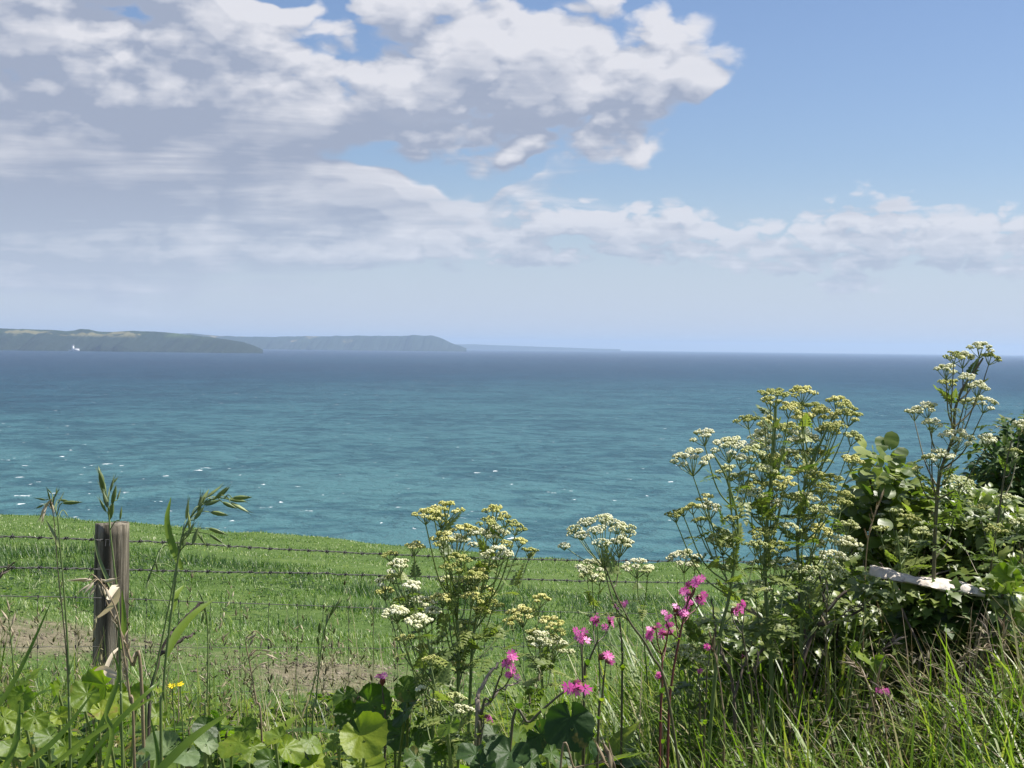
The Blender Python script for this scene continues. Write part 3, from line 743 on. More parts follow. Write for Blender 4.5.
UM = {'w': ('white', (.45, 1)), 'c': ('white', (0, .45)), 'y': ('yellow', (.35, 1)), 'g': ('bud', (.3, 1)), 'k': ('white', (.5, 1))}
def umbellifer(label, Y, stem, umbels, group=None, rad=.0032, leaves=(), dark=False, stemY=0, base_z=None, cat='wildflower'):
    """stem: pixels from the foot upwards; umbels: (px, py, width in px, kind[, dY])"""
    pts = [P(x, y, Y + stemY * i) for i, (x, y) in enumerate(stem)]
    b = pts[0].copy(); d = unit(pts[0] - pts[1]); zt = gz(b[0], b[1])
    if b[2] > zt: pts = [b + d * .45 * (b[2] - zt) + np.array([0, 0, -(b[2] - zt) * .6])] + pts; pts[0][2] = gz(pts[0][0], pts[0][1]) - .02
    foot = pts[0].copy(); pts = [p - foot for p in pts]
    t = thing('umbellifer_plant', foot, label, cat, group)
    sm = M['darkstem'] if dark else M['stem']
    S = spline(pts, 30); n = len(S); mb = MB(); tube(mb, S, np.linspace(rad, rad * .42, n), 8, .5)
    hubs = []
    for u in umbels:
        px, py, w, k = u[:4]; dY = u[4] if len(u) > 4 else rng.uniform(-.10, .10)
        c = P(px, py, Y + dY) - foot; R = w * .58 / F_PX * Y
        # leave the stem well below the umbel, nearer ones first
        best = None
        for i in range(4, n):
            e = c - S[i]; h = math.hypot(e[0], e[1]); 
            cost = abs(e[2] - (h * 1.15 + R * 1.5)) + .25 * np.linalg.norm(e)
            if e[2] > 0 and (best is None or cost < best[0]): best = (cost, i)
        i = best[1] if best else n - 2
        up = unit(unit(c - S[i]) * .45 + np.array([0, -.10, .8]))
        um = MB(); kk = UM[k]
        hub = umbel_mesh(um, c, up, R, nrays=max(5, min(16, int(w * .42))), dense=int(13 + w * .5),
                         tone=kk[1], bead=.0014 * Y / 2 if k != 'g' else .0012 * Y / 2, dome=.75 if k != 'g' else .45)
        if k == 'k':
            um = MB(); hub = umbel_mesh(um, c, up, R, nrays=max(7, int(w * .5)), dense=15, tone=kk[1], bead=.0021, dome=.7)
        um.build('umbel', [M[kk[0]], M['stem']], t)
        m1 = S[i] + (hub - S[i]) * .45 + np.array([(hub - S[i])[0] * .12, 0, -.012])
        B = spline([S[i], m1, hub], 10); r0 = max(.0009, rad * .42); tube(mb, B, np.linspace(min(r0, rad * .5), .0008, len(B)), 6, .6)
        hubs.append((S[i], hub))
    mb.build('stem', sm, t, smooth=True)
    # sheathing leaves at the forks plus feathery leaves lower down
    lf = MB(); pos = []; dr = []; sc = []
    for s, h in hubs:
        for _ in range(2):
            q = s + (h - s) * rng.uniform(.0, .75)
            pos.append(q); dr.append(unit((h - s)) * .6 + rng.normal(0, .5, 3)); sc.append(rng.uniform(.02, .042))
    for (px, py, size, *rest) in leaves:
        q = P(px, py, Y + rng.uniform(-.08, .08)) - foot
        for _ in range(2): pos.append(q + rng.normal(0, .008, 3)); dr.append(rng.normal(0, 1, 3) * [1, .6, .5] + [0, 0, .35]); sc.append(size / F_PX * Y * rng.uniform(.8, 1.2))
    if pos:
        N = len(pos); lf.scatter(PINNATE, np.array(pos), frames(np.array(dr)), np.array(sc), rng.uniform(.1, 1, N)); lf.build('foliage', M['feather'], t)
    return t

def build_umbellifers():
    # the large bushy plant: three stalks rising together
    U = umbellifer
    U('tall slender white-headed umbellifer, left-hand stalk of the big clump, reaching over the wire', 2.35,
      [(716, 668), (729, 597), (738, 529), (727, 480), (712, 452)],
      [(704, 438, 20, 'w'), (691, 462, 34, 'w'), (729, 450, 32, 'w'), (728, 473, 18, 'c'), (708, 511, 24, 'w'), (692, 509, 14, 'y'), (706, 499.5, 12, 'y'), (675, 516, 17, 'g'), (683, 512, 12, 'g'), (722, 543, 30, 'c'), (752, 455, 22, 'c'), (741, 462, 18, 'w'), (700, 522, 14, 'g'), (733, 520, 14, 'g'), (757, 548, 20, 'c')],
      'umbellifers on the hedge bank', leaves=[(706, 530, 24), (722, 560, 30), (735, 600, 34), (715, 620, 36), (700, 640, 34), (745, 575, 28)], rad=.0034)
    U('bushiest umbellifer with crowded cream and yellow-green heads, middle stalk of the big clump', 2.5,
      [(772, 690), (768, 620), (765, 555), (770, 490), (775, 430), (776, 405)],
      [(775, 397, 26, 'g'), (770, 404, 18, 'y'), (775, 441, 46, 'w'), (760, 448, 24, 'w'), (748, 421, 20, 'g'), (768, 422, 15, 'y'), (765, 426, 12, 'y'), (789, 411, 18, 'y'), (788, 429, 20, 'g'), (779, 467, 26, 'w'), (762, 474, 22, 'c'), (750, 499, 26, 'c'), (769, 509, 28, 'w'), (755, 487, 22, 'g'), (785, 485, 20, 'y'), (787, 458, 24, 'c'), (773, 490, 24, 'c'), (789, 530, 18, 'c'), (763, 566, 24, 'c'), (785, 572, 34, 'c'), (742, 478, 20, 'g'), (760, 535, 22, 'g'), (778, 548, 20, 'g'), (775, 460, 20, 'g'), (790, 500, 24, 'g'), (755, 590, 22, 'c')],
      'umbellifers on the hedge bank', leaves=[(758, 505, 30), (780, 520, 30), (770, 545, 34), (755, 570, 36), (785, 590, 38), (765, 615, 42), (780, 640, 42), (750, 640, 40), (795, 470, 26), (760, 460, 22)], rad=.004)
    U('umbellifer with yellow-green heads leaning seaward, tallest stalk on the right of the big clump', 2.6,
      [(800, 690), (802, 600), (797, 536), (806, 480), (822, 440), (834, 415)],
      [(802, 395.5, 22, 'y'), (802, 421, 20, 'y'), (823, 421, 32, 'y'), (838, 404, 20, 'y'), (850, 417, 24, 'g'), (846, 408, 18, 'g'), (828, 433, 20, 'y'), (852, 439, 18, 'c'), (852, 463, 18, 'y'), (806, 443, 28, 'w'), (809, 476, 24, 'y'), (806, 502, 24, 'c'), (830, 481, 28, 'g'), (824, 490, 24, 'g'), (838, 505, 24, 'g'), (844, 496, 18, 'g'), (818, 533, 24, 'y'), (812, 545, 22, 'y'), (843, 548, 36, 'k'), (832, 560, 26, 'k'), (815, 455, 20, 'y'), (798, 455, 22, 'g'), (813, 409, 24, 'g'), (796, 408, 18, 'g'), (820, 515, 22, 'c'), (803, 520, 22, 'g'), (834, 428, 18, 'g'), (848, 528, 20, 'c'), (836, 575, 22, 'c'), (812, 575, 20, 'c')],
      'umbellifers on the hedge bank', leaves=[(812, 500, 30), (828, 520, 34), (805, 545, 34), (820, 570, 38), (808, 600, 42), (835, 590, 36), (815, 630, 42), (820, 460, 24), (840, 480, 24)], rad=.004)
    U('tallest single umbellifer rising dark-stemmed above the hedge against the horizon', 2.6,
      [(933, 640), (934, 560), (937, 500), (941, 470), (953, 437), (955, 410), (963, 388), (976, 369), (983, 358)],
      [(981, 350, 20, 'w'), (990, 358, 17, 'g'), (963, 360, 20, 'w'), (954, 357, 16, 'g'), (946, 372, 19, 'w'), (948, 384, 16, 'g'), (969, 381, 17, 'w'), (978, 390, 17, 'w'), (985, 405, 20, 'w'), (967, 404, 14, 'c'), (927, 411, 20, 'w'), (914, 414, 17, 'w'), (932, 426, 17, 'w'), (957, 441, 28, 'w'), (939, 459, 22, 'w'), (929, 459, 17, 'g'), (988, 441, 16, 'k'), (960, 486, 26, 'c'), (917, 470, 9, 'y')],
      'umbellifers on the hedge bank', leaves=[(950, 500, 34), (968, 505, 30), (940, 530, 36), (925, 545, 34)], rad=.0042, dark=True)
    U('white-headed umbellifer at the far right edge in front of the dark shrub', 2.7,
      [(985, 620), (992, 560), (998, 520), (1005, 470), (1012, 440)],
      [(1020, 428, 18, 'w'), (1014, 452, 12, 'g'), (1006, 500, 16, 'c'), (1018, 525, 18, 'c'), (980, 510, 18, 'g'), (996, 531, 18, 'g')],
      'umbellifers on the hedge bank', leaves=[(1000, 540, 34), (985, 560, 34), (1010, 560, 34)], rad=.003, dark=True)
    U('cream umbellifer half sunk in the hedge greenery above the pale stone', 2.85,
      [(905, 640), (903, 600), (900, 560), (896, 530)],
      [(893, 515, 20, 'c'), (910, 520, 18, 'g'), (880, 530, 18, 'g'), (905, 545, 20, 'c'), (888, 552, 18, 'y'), (922, 535, 18, 'c')],
      'umbellifers on the hedge bank', leaves=[(900, 570, 36), (885, 575, 34), (915, 580, 34)], rad=.003)
    # the clump left of centre
    U('umbellifer with round white beaded heads, left stalk of the clump before the field', 2.1,
      [(432, 760), (434, 690), (428, 640), (418, 605)],
      [(414, 549, 18, 'y'), (399, 568, 20, 'w'), (389, 556, 14, 'g'), (384, 584, 19, 'w'), (384, 594, 17, 'y'), (412, 588, 15, 'k'), (421, 606, 25, 'k'), (396, 615, 21, 'k'), (418, 624, 22, 'k'), (432, 614, 18, 'k'), (402, 600, 14, 'g'), (392, 578, 14, 'g'), (422, 651, 16, 'y'), (405, 640, 14, 'g')],
      'umbellifers left of centre', leaves=[(400, 585, 20), (418, 640, 24), (428, 600, 22), (415, 665, 30), (440, 650, 26), (425, 700, 34)], rad=.003)
    U('tallest umbellifer of the centre clump, yellow heads against the sea', 2.2,
      [(456, 770), (458, 700), (458, 641), (454, 590), (446, 550), (444, 530)],
      [(425, 517, 19, 'y'), (434, 513, 16, 'g'), (446, 512, 25, 'y'), (440, 521, 16, 'y'), (443, 541, 20, 'y'), (456, 546, 30, 'w'), (465, 532, 22, 'y'), (446, 583, 18, 'c'), (442, 601, 19, 'y'), (468, 586, 22, 'y'), (475, 578, 18, 'g'), (459, 560, 18, 'g'), (472, 600, 18, 'y'), (459, 667, 18, 'y'), (450, 569, 16, 'g'), (480, 612, 18, 'g'), (466, 625, 18, 'g')],
      'umbellifers left of centre', leaves=[(460, 575, 24), (445, 620, 28), (470, 640, 30), (448, 660, 30), (472, 600, 24), (450, 700, 34), (480, 660, 28)], rad=.0036)
    U('umbellifer leaning right with white and green heads, right stalk of the centre clump', 2.25,
      [(468, 770), (470, 700), (473, 640), (482, 590), (492, 555)],
      [(495, 514, 20, 'y'), (487, 524, 16, 'g'), (506, 521, 17, 'g'), (496, 537, 24, 'w'), (480, 538, 22, 'w'), (499, 557, 24, 'w'), (516, 529, 16, 'g'), (488, 568, 16, 'g'), (484, 592, 17, 'y'), (478, 575, 16, 'y'), (530, 552, 16, 'g'), (507, 546, 14, 'g'), (520, 543, 13, 'y'), (493, 605, 16, 'g')],
      'umbellifers left of centre', leaves=[(490, 575, 24), (500, 590, 22), (482, 620, 28), (495, 640, 28), (478, 670, 30), (515, 560, 16)], rad=.0034)
    U('low umbellifer with yellow-green heads between the centre clump and the pink flowers', 2.5,
      [(545, 740), (543, 690), (540, 650), (536, 625)],
      [(521, 617, 26, 'y'), (512, 624, 18, 'y'), (540, 601, 17, 'y'), (551, 626, 22, 'y'), (553, 649, 30, 'w'), (540, 641, 20, 'w'), (534, 634, 16, 'g'), (560, 634, 14, 'g')],
      'umbellifers left of centre', leaves=[(530, 650, 28), (548, 668, 30), (525, 680, 30), (560, 650, 20), (505, 650, 22)], rad=.0026)
    U('single wide flat white umbel on a thin arching stem beside the sea edge', 2.0,
      [(672, 720), (651, 654), (630, 622), (615, 592), (605, 566)],
      [(601, 541, 64, 'w', 0.0), (620, 547, 26, 'w', .02)], 'umbellifers at the field edge', rad=.0022, dark=True)
    U('small white umbel low over the grass, just under the wide flat white one', 2.9,
      [(600, 690), (598, 640), (595, 600)], [(592, 571, 27, 'w'), (587, 577, 14, 'c'), (600, 580, 14, 'c')], 'umbellifers at the field edge', rad=.0022)
    U('small creamy umbel between the wide white umbel and the pink spire', 2.9,
      [(648, 700), (644, 640), (640, 600)], [(637, 569, 24, 'w'), (648, 572, 13, 'c')], 'umbellifers at the field edge', rad=.0022)
    U('small white umbel at the top wire directly above the pink spire', 2.9,
      [(690, 700), (689, 640), (687, 600)], [(684, 562, 28, 'w'), (695, 566, 12, 'c')], 'umbellifers at the field edge', rad=.0022)
    U('low cream umbellifer in the right-hand grass beneath the big clump', 2.6,
      [(690, 750), (688, 700), (684, 670)], [(678, 655, 24, 'c'), (690, 650, 16, 'g'), (700, 662, 16, 'c')], 'umbellifers on the hedge bank', leaves=[(690, 680, 30)], rad=.0024)
    U('low umbellifer with small creamy balls at the foot of the centre clump', 2.0,
      [(445, 768), (448, 740), (452, 715)], [(421, 690, 9, 'k'), (440, 705, 20, 'c'), (455, 700, 20, 'c'), (430, 660, 14, 'g'), (463, 712, 18, 'w'), (452, 730, 12, 'w')], 'umbellifers left of centre', leaves=[(450, 735, 34), (470, 725, 32), (438, 722, 26)], rad=.0024)

# ---------------------------------------------------------------- campions
def petal_flower(mb, c, nrm, R, tone):
    """five notched petals"""
    nrm = unit(np.asarray(nrm, float)); F = frames(np.array([nrm]))[0]; a, b = F[:, 1], F[:, 2]
    for k in range(5):
        an = k * 2 * math.pi / 5 + rng.uniform(-.12, .12); u = a * math.cos(an) + b * math.sin(an); s = -a * math.sin(an) + b * math.cos(an)
        w = R * .50; cup = rng.uniform(-.15, .25) * R
        P0 = c + u * R * .12
        v = [P0 - s * R * .07, P0 + s * R * .07, c + u * R * .55 + s * w * .62 + nrm * cup * .5, c + u * R * .98 + s * w * .62 + nrm * cup, c + u * R * .70 + nrm * cup * .6, c + u * R * .98 - s * w * .62 + nrm * (cup + .1 * R), c + u * R * .55 - s * w * .62 + nrm * cup * .5]
        mb.add(v, [np.array([[0, 1, 2, 4], [0, 4, 2, 6]])[:1], np.array([[2, 3, 4], [4, 5, 6]]), np.array([[0, 4, 6]])], np.clip(tone + rng.uniform(-.15, .15), 0, 1))
    v = c + nrm * .0012
    mb.add([v + a * R * .12, v + b * R * .12, v - a * R * .12, v - b * R * .12], [np.array([[0, 1, 2, 3]])], 1.0)
def campion(label, Y, stem, flowers, group='pink campions among the grass', dark=False):
    pts = [P(x, y, Y) for x, y in stem]; b = pts[0].copy(); z = gz(b[0], b[1]) - .02
    if b[2] > z: pts = [np.array([b[0] + (b[0] - pts[1][0]) * .3, b[1], z])] + pts
    foot = pts[0].copy(); S = spline([p - foot for p in pts], 26); n = len(S)
    t = thing('campion_plant', foot, label, 'wildflower', group)
    mb = MB(); tube(mb, S, np.linspace(.0021, .0012, n), 6, .4)
    lf = MB(); pos = []; dr = []; sc = []
    for i in range(3, n - 5, 6):
        for s in (1, -1):
            an = i * 1.57; pos.append(S[i]); dr.append([s * math.cos(an), s * math.sin(an) * .6, rng.uniform(.2, .8)]); sc.append(rng.uniform(.022, .04) * (1.1 - .6 * i / n))
    lf.scatter(LANCE, np.array(pos), frames(np.array(dr)), np.array(sc), rng.uniform(.2, 1, len(pos))); lf.build('foliage', M['leaf'], t)
    for (px, py, w, *r) in flowers:
        c = P(px, py, Y + rng.uniform(-.03, .03)) - foot; R = w * .45 / F_PX * Y; facing = unit(np.array(r[0] if r else (rng.uniform(-.8, .8), -.8, rng.uniform(-.2, .7))))
        i = int(np.argmin(np.linalg.norm(S - (c - np.array([0, 0, .035])), axis=1) + np.where(S[:, 2] > c[2] - .008, 1, 0)))
        fm = MB()
        k = 1 if w < 12 else 3 if w < 20 else 4
        for q in range(k):
            o = rng.normal(0, 1, 3) * R * (.45 if k > 1 else 0) * [1, .5, 1]; fd = unit(facing + rng.normal(0, .4, 3))
            petal_flower(fm, c + o, fd, R * (.9 if k == 1 else .66), rng.uniform(.2, .95))
        f = fm.build('flower', M['pink'], t)
        cm = MB(); back = c - facing * R * 1.3 - np.array([0, 0, R * .2])
        tube(cm, [c - facing * .0005, c - facing * R * .35, c - facing * R * .9, back], [R * .2, R * .34, R * .42, R * .1], 8, .6)
        cm.build('calyx', M['calyx'], f, smooth=True)
        B = spline([S[i], (S[i] + back) / 2 + np.array([(back - S[i])[0] * .1, 0, -.003]), back], 8); tube(mb, B, .0009, 5, .4)
    mb.build('stem', M['calyx' if dark else 'darkstem'], t, smooth=True)
def build_campions():
    C = campion
    C('purple-pink campion on a thick arching stalk left of the pink group', 1.95, [(480, 740), (492, 700), (500, 676)], [(510, 660, 22), (510, 677, 13)])
    C('largest bright magenta campion nodding at the tip of a long slanting brown stem', 1.8, [(510, 748), (530, 722), (556, 698), (570, 688)], [(581, 688, 27, (.3, -.85, -.1))])
    C('wide-open campion head above the nodding magenta one', 1.95, [(584, 720), (583, 685), (582, 655)], [(576, 638, 18), (587, 636, 18)])
    C('pair of campion blooms side by side over the grass field edge', 2.05, [(584, 700), (588, 665), (598, 640)], [(598, 620, 17), (610, 623, 16)])
    C('campion with a drooping bloom right of the nodding magenta one', 2.0, [(598, 740), (602, 700), (604, 675)], [(606, 655, 19), (610, 664, 13, (.5, -.5, -.6))])
    C('small campion highest in the centre, beside the arching umbel stem', 2.3, [(622, 690), (622, 650), (620, 622)], [(621, 604, 14), (616, 606, 8)])
    C('tall campion spire with many stacked pink blooms and maroon calyces', 2.1, [(668, 740), (672, 680), (679, 640), (687, 605), (695, 588)],
      [(698, 579.5, 19), (688, 593, 18), (697.5, 597, 17), (692, 603, 13), (679, 606, 17), (683, 614, 17), (670, 616, 14), (688, 584, 10)], dark=True)
    C('dusky campion spire with half-closed blooms left of the tall pink one', 2.15, [(660, 740), (662, 690), (662, 655)], [(649, 636, 16), (662, 633, 16), (672, 634, 13), (653, 628, 12), (667, 626, 12)], dark=True)
    C('small bright pink campion low between grass blades under the spires', 2.2, [(662, 760), (661, 720), (660, 695)], [(659, 675, 12)])
    C('faded campion bud on a straight pale stalk right of the spires', 2.3, [(704, 740), (706, 700), (707, 670)], [(707, 647, 11)])
    C('tiny pink campion low beneath the faded bud', 2.4, [(701, 750), (700, 720), (700, 690)], [(700, 671, 9)])
    C('single violet-pink campion at the foot of the big umbellifer clump', 2.3, [(752, 720), (748, 670), (742, 630)], [(738, 609, 17), (741, 604, 12)])
    C('dull purple campion over the broad leaves left of centre', 2.1, [(385, 740), (384, 710), (383, 693)], [(383, 677, 17, (.1, -.5, .8))])
    C('small pink campion bloom peeping out low by the left stalks', 1.9, [(478, 755), (480, 735), (484, 725)], [(490, 717, 12, (.8, -.5, 0))])
    C('pale pink campion low in the right-hand grass', 2.3, [(886, 745), (885, 720), (884, 703)], [(882, 689, 12), (888, 693, 8)])
    C('faint purple campion in the grass left of the hedge shade', 2.5, [(744, 750), (743, 715), (743, 685)], [(744, 656, 9)])

# ---------------------------------------------------------------- seeding grasses
def grass_plant(label, Y, stem, spikes, mat='stem', smat='stem', tone=(.2, .9), rad=.0013, leaves=(), group='tall seeding grasses', name='seeding_grass'):
    """spikes: (px, py of its base, dx, dy in px = direction and length)"""
    pts = [P(x, y, Y) for x, y in stem]; b = pts[0].copy(); z = gz(b[0], b[1]) - .02
    if b[2] > z: pts = [np.array([b[0] + (b[0] - pts[1][0]) * .3, b[1] + .05, z])] + pts
    foot = pts[0].copy(); S = spline([p - foot for p in pts], 40); n = len(S)
    t = thing(name, foot, label, 'grass plant', group)
    mb = MB(); tube(mb, S, np.linspace(rad * 1.4, rad * .45, n), 6, .5)
    sm = MB(); pos = []; dr = []; sc = []
    for (px, py, dx, dy) in spikes:
        dY = rng.uniform(-.03, .03); a = P(px, py, Y + dY) - foot; e = P(px + dx, py + dy, Y + dY + rng.uniform(-.01, .01)) - foot
        d = e - a; pos.append(a); dr.append(d); sc.append(np.linalg.norm(d))
        i = int(np.argmin(np.linalg.norm(S - a, axis=1) + .6 * np.abs((S - a) @ unit(d)) * 0 + np.where(S[:, 2] > a[2] + .01, .03, 0)))
        i = max(0, i - 2); m = (S[i] + a) / 2 + np.array([0, 0, .004]); tube(mb, spline([S[i], m, a], 6), .0006, 4, .5)
    mb.build('stem', M[smat], t, smooth=True)
    if pos:
        sc = np.array(sc); sm.scatter(SPIKELET, np.array(pos), frames(np.array(dr), roll=rng.uniform(0, 6.28, len(pos))), np.stack([sc * .85, np.minimum(sc, .03) * .75, np.minimum(sc, .03) * .75], 1), rng.uniform(tone[0], tone[1], len(pos)))
        sm.build('seed_head', M[mat], t)
    for L in leaves: ribbon(L, Y, foot, t)
    return t
def ribbon(L, Y, foot, parent, name='leaf_blade'):
    """a grass leaf through pixel points: (points, width px, material, tone)"""
    pts, w, mat, tone = L
    S = spline([P(x, y, Y + .02 * i) - foot for i, (x, y) in enumerate(pts)], 16); n = len(S); mb = MB()
    t = unit(np.gradient(S, axis=0)); sd = unit(np.cross(t, np.array([.25, -1.0, .3]))); nn = np.cross(sd, t)
    f = np.linspace(0, 1, n); ww = w * .5 / F_PX * Y * np.minimum(1, .45 + f * 2) * (1 - f ** 3) + .0002
    tw = .9 * np.sin(f * 2.2)[:, None]; sd = unit(sd * np.cos(tw * .5) + nn * np.sin(tw * .5))
    V = np.stack([S - sd * ww[:, None] + nn * ww[:, None] * .35, S, S + sd * ww[:, None] + nn * ww[:, None] * .35], 1).reshape(-1, 3)
    i = np.arange(n - 1)[:, None] * 3; j = np.arange(2)[None]
    mb.add(V, [np.stack([i + j, i + j + 1, i + 3 + j + 1, i + 3 + j], -1).reshape(-1, 4)], tone); mb.build(name, M[mat], parent)
def build_seed_grasses():
    g = grass_plant
    g('largest brome grass arching right over the field, drooping green seed heads', 1.75,
      [(161, 742), (163, 700), (166, 657), (173, 600), (178, 560), (184, 530), (198, 508), (216, 498), (232, 500)],
      [(183, 548, 4, -20), (186, 538, 10, -18), (190, 532, -2, -24), (194, 520, 12, -16), (198, 516, 4, -26), (199, 506, 12, -20), (204, 505, 20, -6), (206, 498, 18, -14), (210, 512, 22, 4), (214, 500, 16, -16), (218, 497, 14, -12), (222, 502, 18, 8), (228, 499, 22, 3), (230, 502, 22, 12), (232, 498, 24, -1), (208, 528, 22, 8), (196, 530, 12, 18), (186, 520, 3, -24), (180, 556, -4, -20), (209, 534, 18, 12), (192, 545, 8, -22)],
      leaves=[([(166, 657), (178, 632), (196, 612), (216, 598)], 9, 'grass', .55), ([(172, 612), (176, 595), (184, 585)], 7, 'grass', .6), ([(182, 570), (172, 545), (167, 520), (171, 497)], 8, 'grass', .55)], tone=(.35, .85), rad=.0015)
    g('upright oat grass standing in front of the wooden post, pointed dark seed heads', 1.8,
      [(122, 742), (121, 690), (119, 640), (118, 600), (114, 565), (110, 530), (108, 505), (103, 478)],
      [(106, 498, -8, -18), (104, 490, -6, -22), (104, 482, -7, -16), (101, 478, -3, -14), (108, 508, -6, -20), (110, 492, 5, -18), (112, 505, 5, -24), (112, 484, 7, -8), (117, 500, 4, -12), (110, 520, 4, -22), (120, 520, 2, -16), (106, 512, -8, -16)],
      tone=(.2, .6), leaves=[([(118, 600), (108, 580), (98, 555), (93, 530)], 4, 'stem', .6), ([(122, 650), (124, 620), (122, 590)], 6, 'grass', .6)], rad=.0014)
    g('grass left of the post with a bleached drooping white and brown head', 1.75,
      [(70, 742), (69, 700), (68, 653), (64, 590), (60, 545), (57, 515), (50, 500)],
      [(50, 500, -3, -12), (46, 500, -12, -2), (54, 497, 6, -9), (58, 504, 6, -12), (60, 500, 12, 2), (62, 503, 24, -1), (64, 510, 5, 8), (52, 494, -6, -7), (56, 496, 1, -10), (43, 505, -8, 4)],
      tone=(.3, .75), leaves=[([(60, 548), (54, 535), (46, 520)], 4, 'stem', .7)], rad=.0014)
    g('bleached white seed tuft hanging against the grass left of the post', 1.75, [(70, 746), (69, 710), (66, 650), (58, 570), (54, 520), (50, 503)],
      [(50, 500, -8, 12), (46, 504, -4, 18), (52, 504, 3, 12), (48, 502, -10, 20), (44, 508, -2, 16)], mat='straw', smat='straw', tone=(.85, 1), rad=.0009)
    g('drooping dry grass head with pale hanging spikelets crossing the post', 1.7,
      [(134, 745), (130, 700), (124, 655), (116, 610), (102, 584), (92, 574)],
      [(92, 580, -20, 0), (90, 584, -14, 10), (96, 585, -8, 14), (98, 583, 4, 12), (102, 586, 6, 16), (88, 579, -22, 2), (104, 582, 16, -4), (106, 588, 5, 14), (94, 582, -12, 14), (100, 580, 14, 3)],
      mat='straw', smat='straw', tone=(.7, 1), leaves=[([(108, 600), (112, 592), (116, 587), (116, 600), (105, 612), (94, 620)], 8, 'straw', .95)], rad=.0013)
    g('bent dead grass stalk leaning across the foot of the post', 1.8,
      [(142, 695), (132, 665), (122, 635), (112, 615), (106, 600)], [(128, 650, 3, -12), (132, 658, 6, -9), (126, 644, -6, -8), (124, 638, 5, -10), (118, 628, -6, -9), (114, 620, 5, -10)], mat='straw', smat='straw', tone=(.5, .9), leaves=[([(118, 675), (104, 668), (94, 671)], 5, 'straw', .9), ([(116, 678), (106, 672), (112, 655), (122, 645)], 5, 'straw', .9)], rad=.0018)
    g('green drooping grass spike hanging right of the post', 1.9, [(146, 742), (150, 700), (162, 640), (172, 590), (176, 560), (168, 545), (158, 552)],
      [(158, 556, -6, 14), (154, 564, -5, 14), (151, 572, -5, 13), (156, 562, 2, 12), (149, 580, -4, 12), (160, 552, -1, 12)], tone=(.2, .6), rad=.0012)
    g('slender green grass head drooping over the bare track', 2.0, [(205, 742), (207, 700), (208, 650), (206, 610), (198, 590), (202, 600)],
      [(204, 604, 3, 16), (206, 616, 2, 14), (208, 626, 1, 14), (204, 612, -3, 14), (209, 634, 0, 12)], tone=(.3, .7), rad=.0011)
    g('pale nodding dry grass head above the bare earth of the track', 2.0, [(262, 745), (256, 700), (250, 665), (246, 640), (254, 632)],
      [(256, 634, -10, 8), (260, 634, 6, 8), (254, 638, -6, 10), (262, 640, -2, 10), (256, 650, -8, 8), (262, 650, 12, 2), (266, 654, 14, 6), (268, 662, -10, 4)], mat='straw', smat='straw', tone=(.6, 1), rad=.0012)
    g('dry grass clump with pale seed heads at the left edge of the scene', 2.0, [(20, 745), (16, 700), (12, 650), (8, 615)],
      [(10, 612, -4, -16), (8, 620, -8, -12), (12, 625, 4, -14), (14, 635, -5, -12), (10, 640, 6, -12), (6, 632, -6, -10), (2, 625, -4, -12)], mat='straw', tone=(.4, .8), rad=.0015)
    g('brown seed stem leaning in from the left edge beneath the lower wire', 2.0, [(-20, 640), (-10, 595), (2, 575), (14, 562)],
      [(2, 574, 9, -4), (6, 571, 9, -6), (-2, 577, 8, -8), (10, 566, 8, -6), (-6, 582, 8, -4)], mat='twig', smat='twig', tone=(.1, .6), rad=.0016)
    g('wispy tall grass with thin closed heads on the bare track', 2.1, [(312, 745), (316, 700), (320, 660), (326, 625), (342, 600)],
      [(326, 626, 3, -16), (330, 616, 6, -14), (334, 610, 6, -12), (324, 640, 2, -14), (338, 604, 5, -10)], tone=(.3, .7), rad=.0012)
    g('second wispy grass stem just left of the thin closed heads', 2.15, [(306, 745), (310, 700), (318, 665), (319, 630)],
      [(319, 634, 1, -14), (319, 646, -2, -12), (320, 656, 2, -12)], tone=(.3, .7), rad=.0011)
    g('tan feathery barley-like ear lying among broad leaves near the centre', 1.75, [(560, 775), (575, 768), (592, 764), (600, 762)],
      [(612, 766, -10, -28), (610, 758, -9, -20), (614, 768, -6, -30), (606, 764, -12, -26), (611, 770, -2, -24), (616, 772, -6, -20)], mat='straw', smat='straw', tone=(.15, .55), rad=.0012)
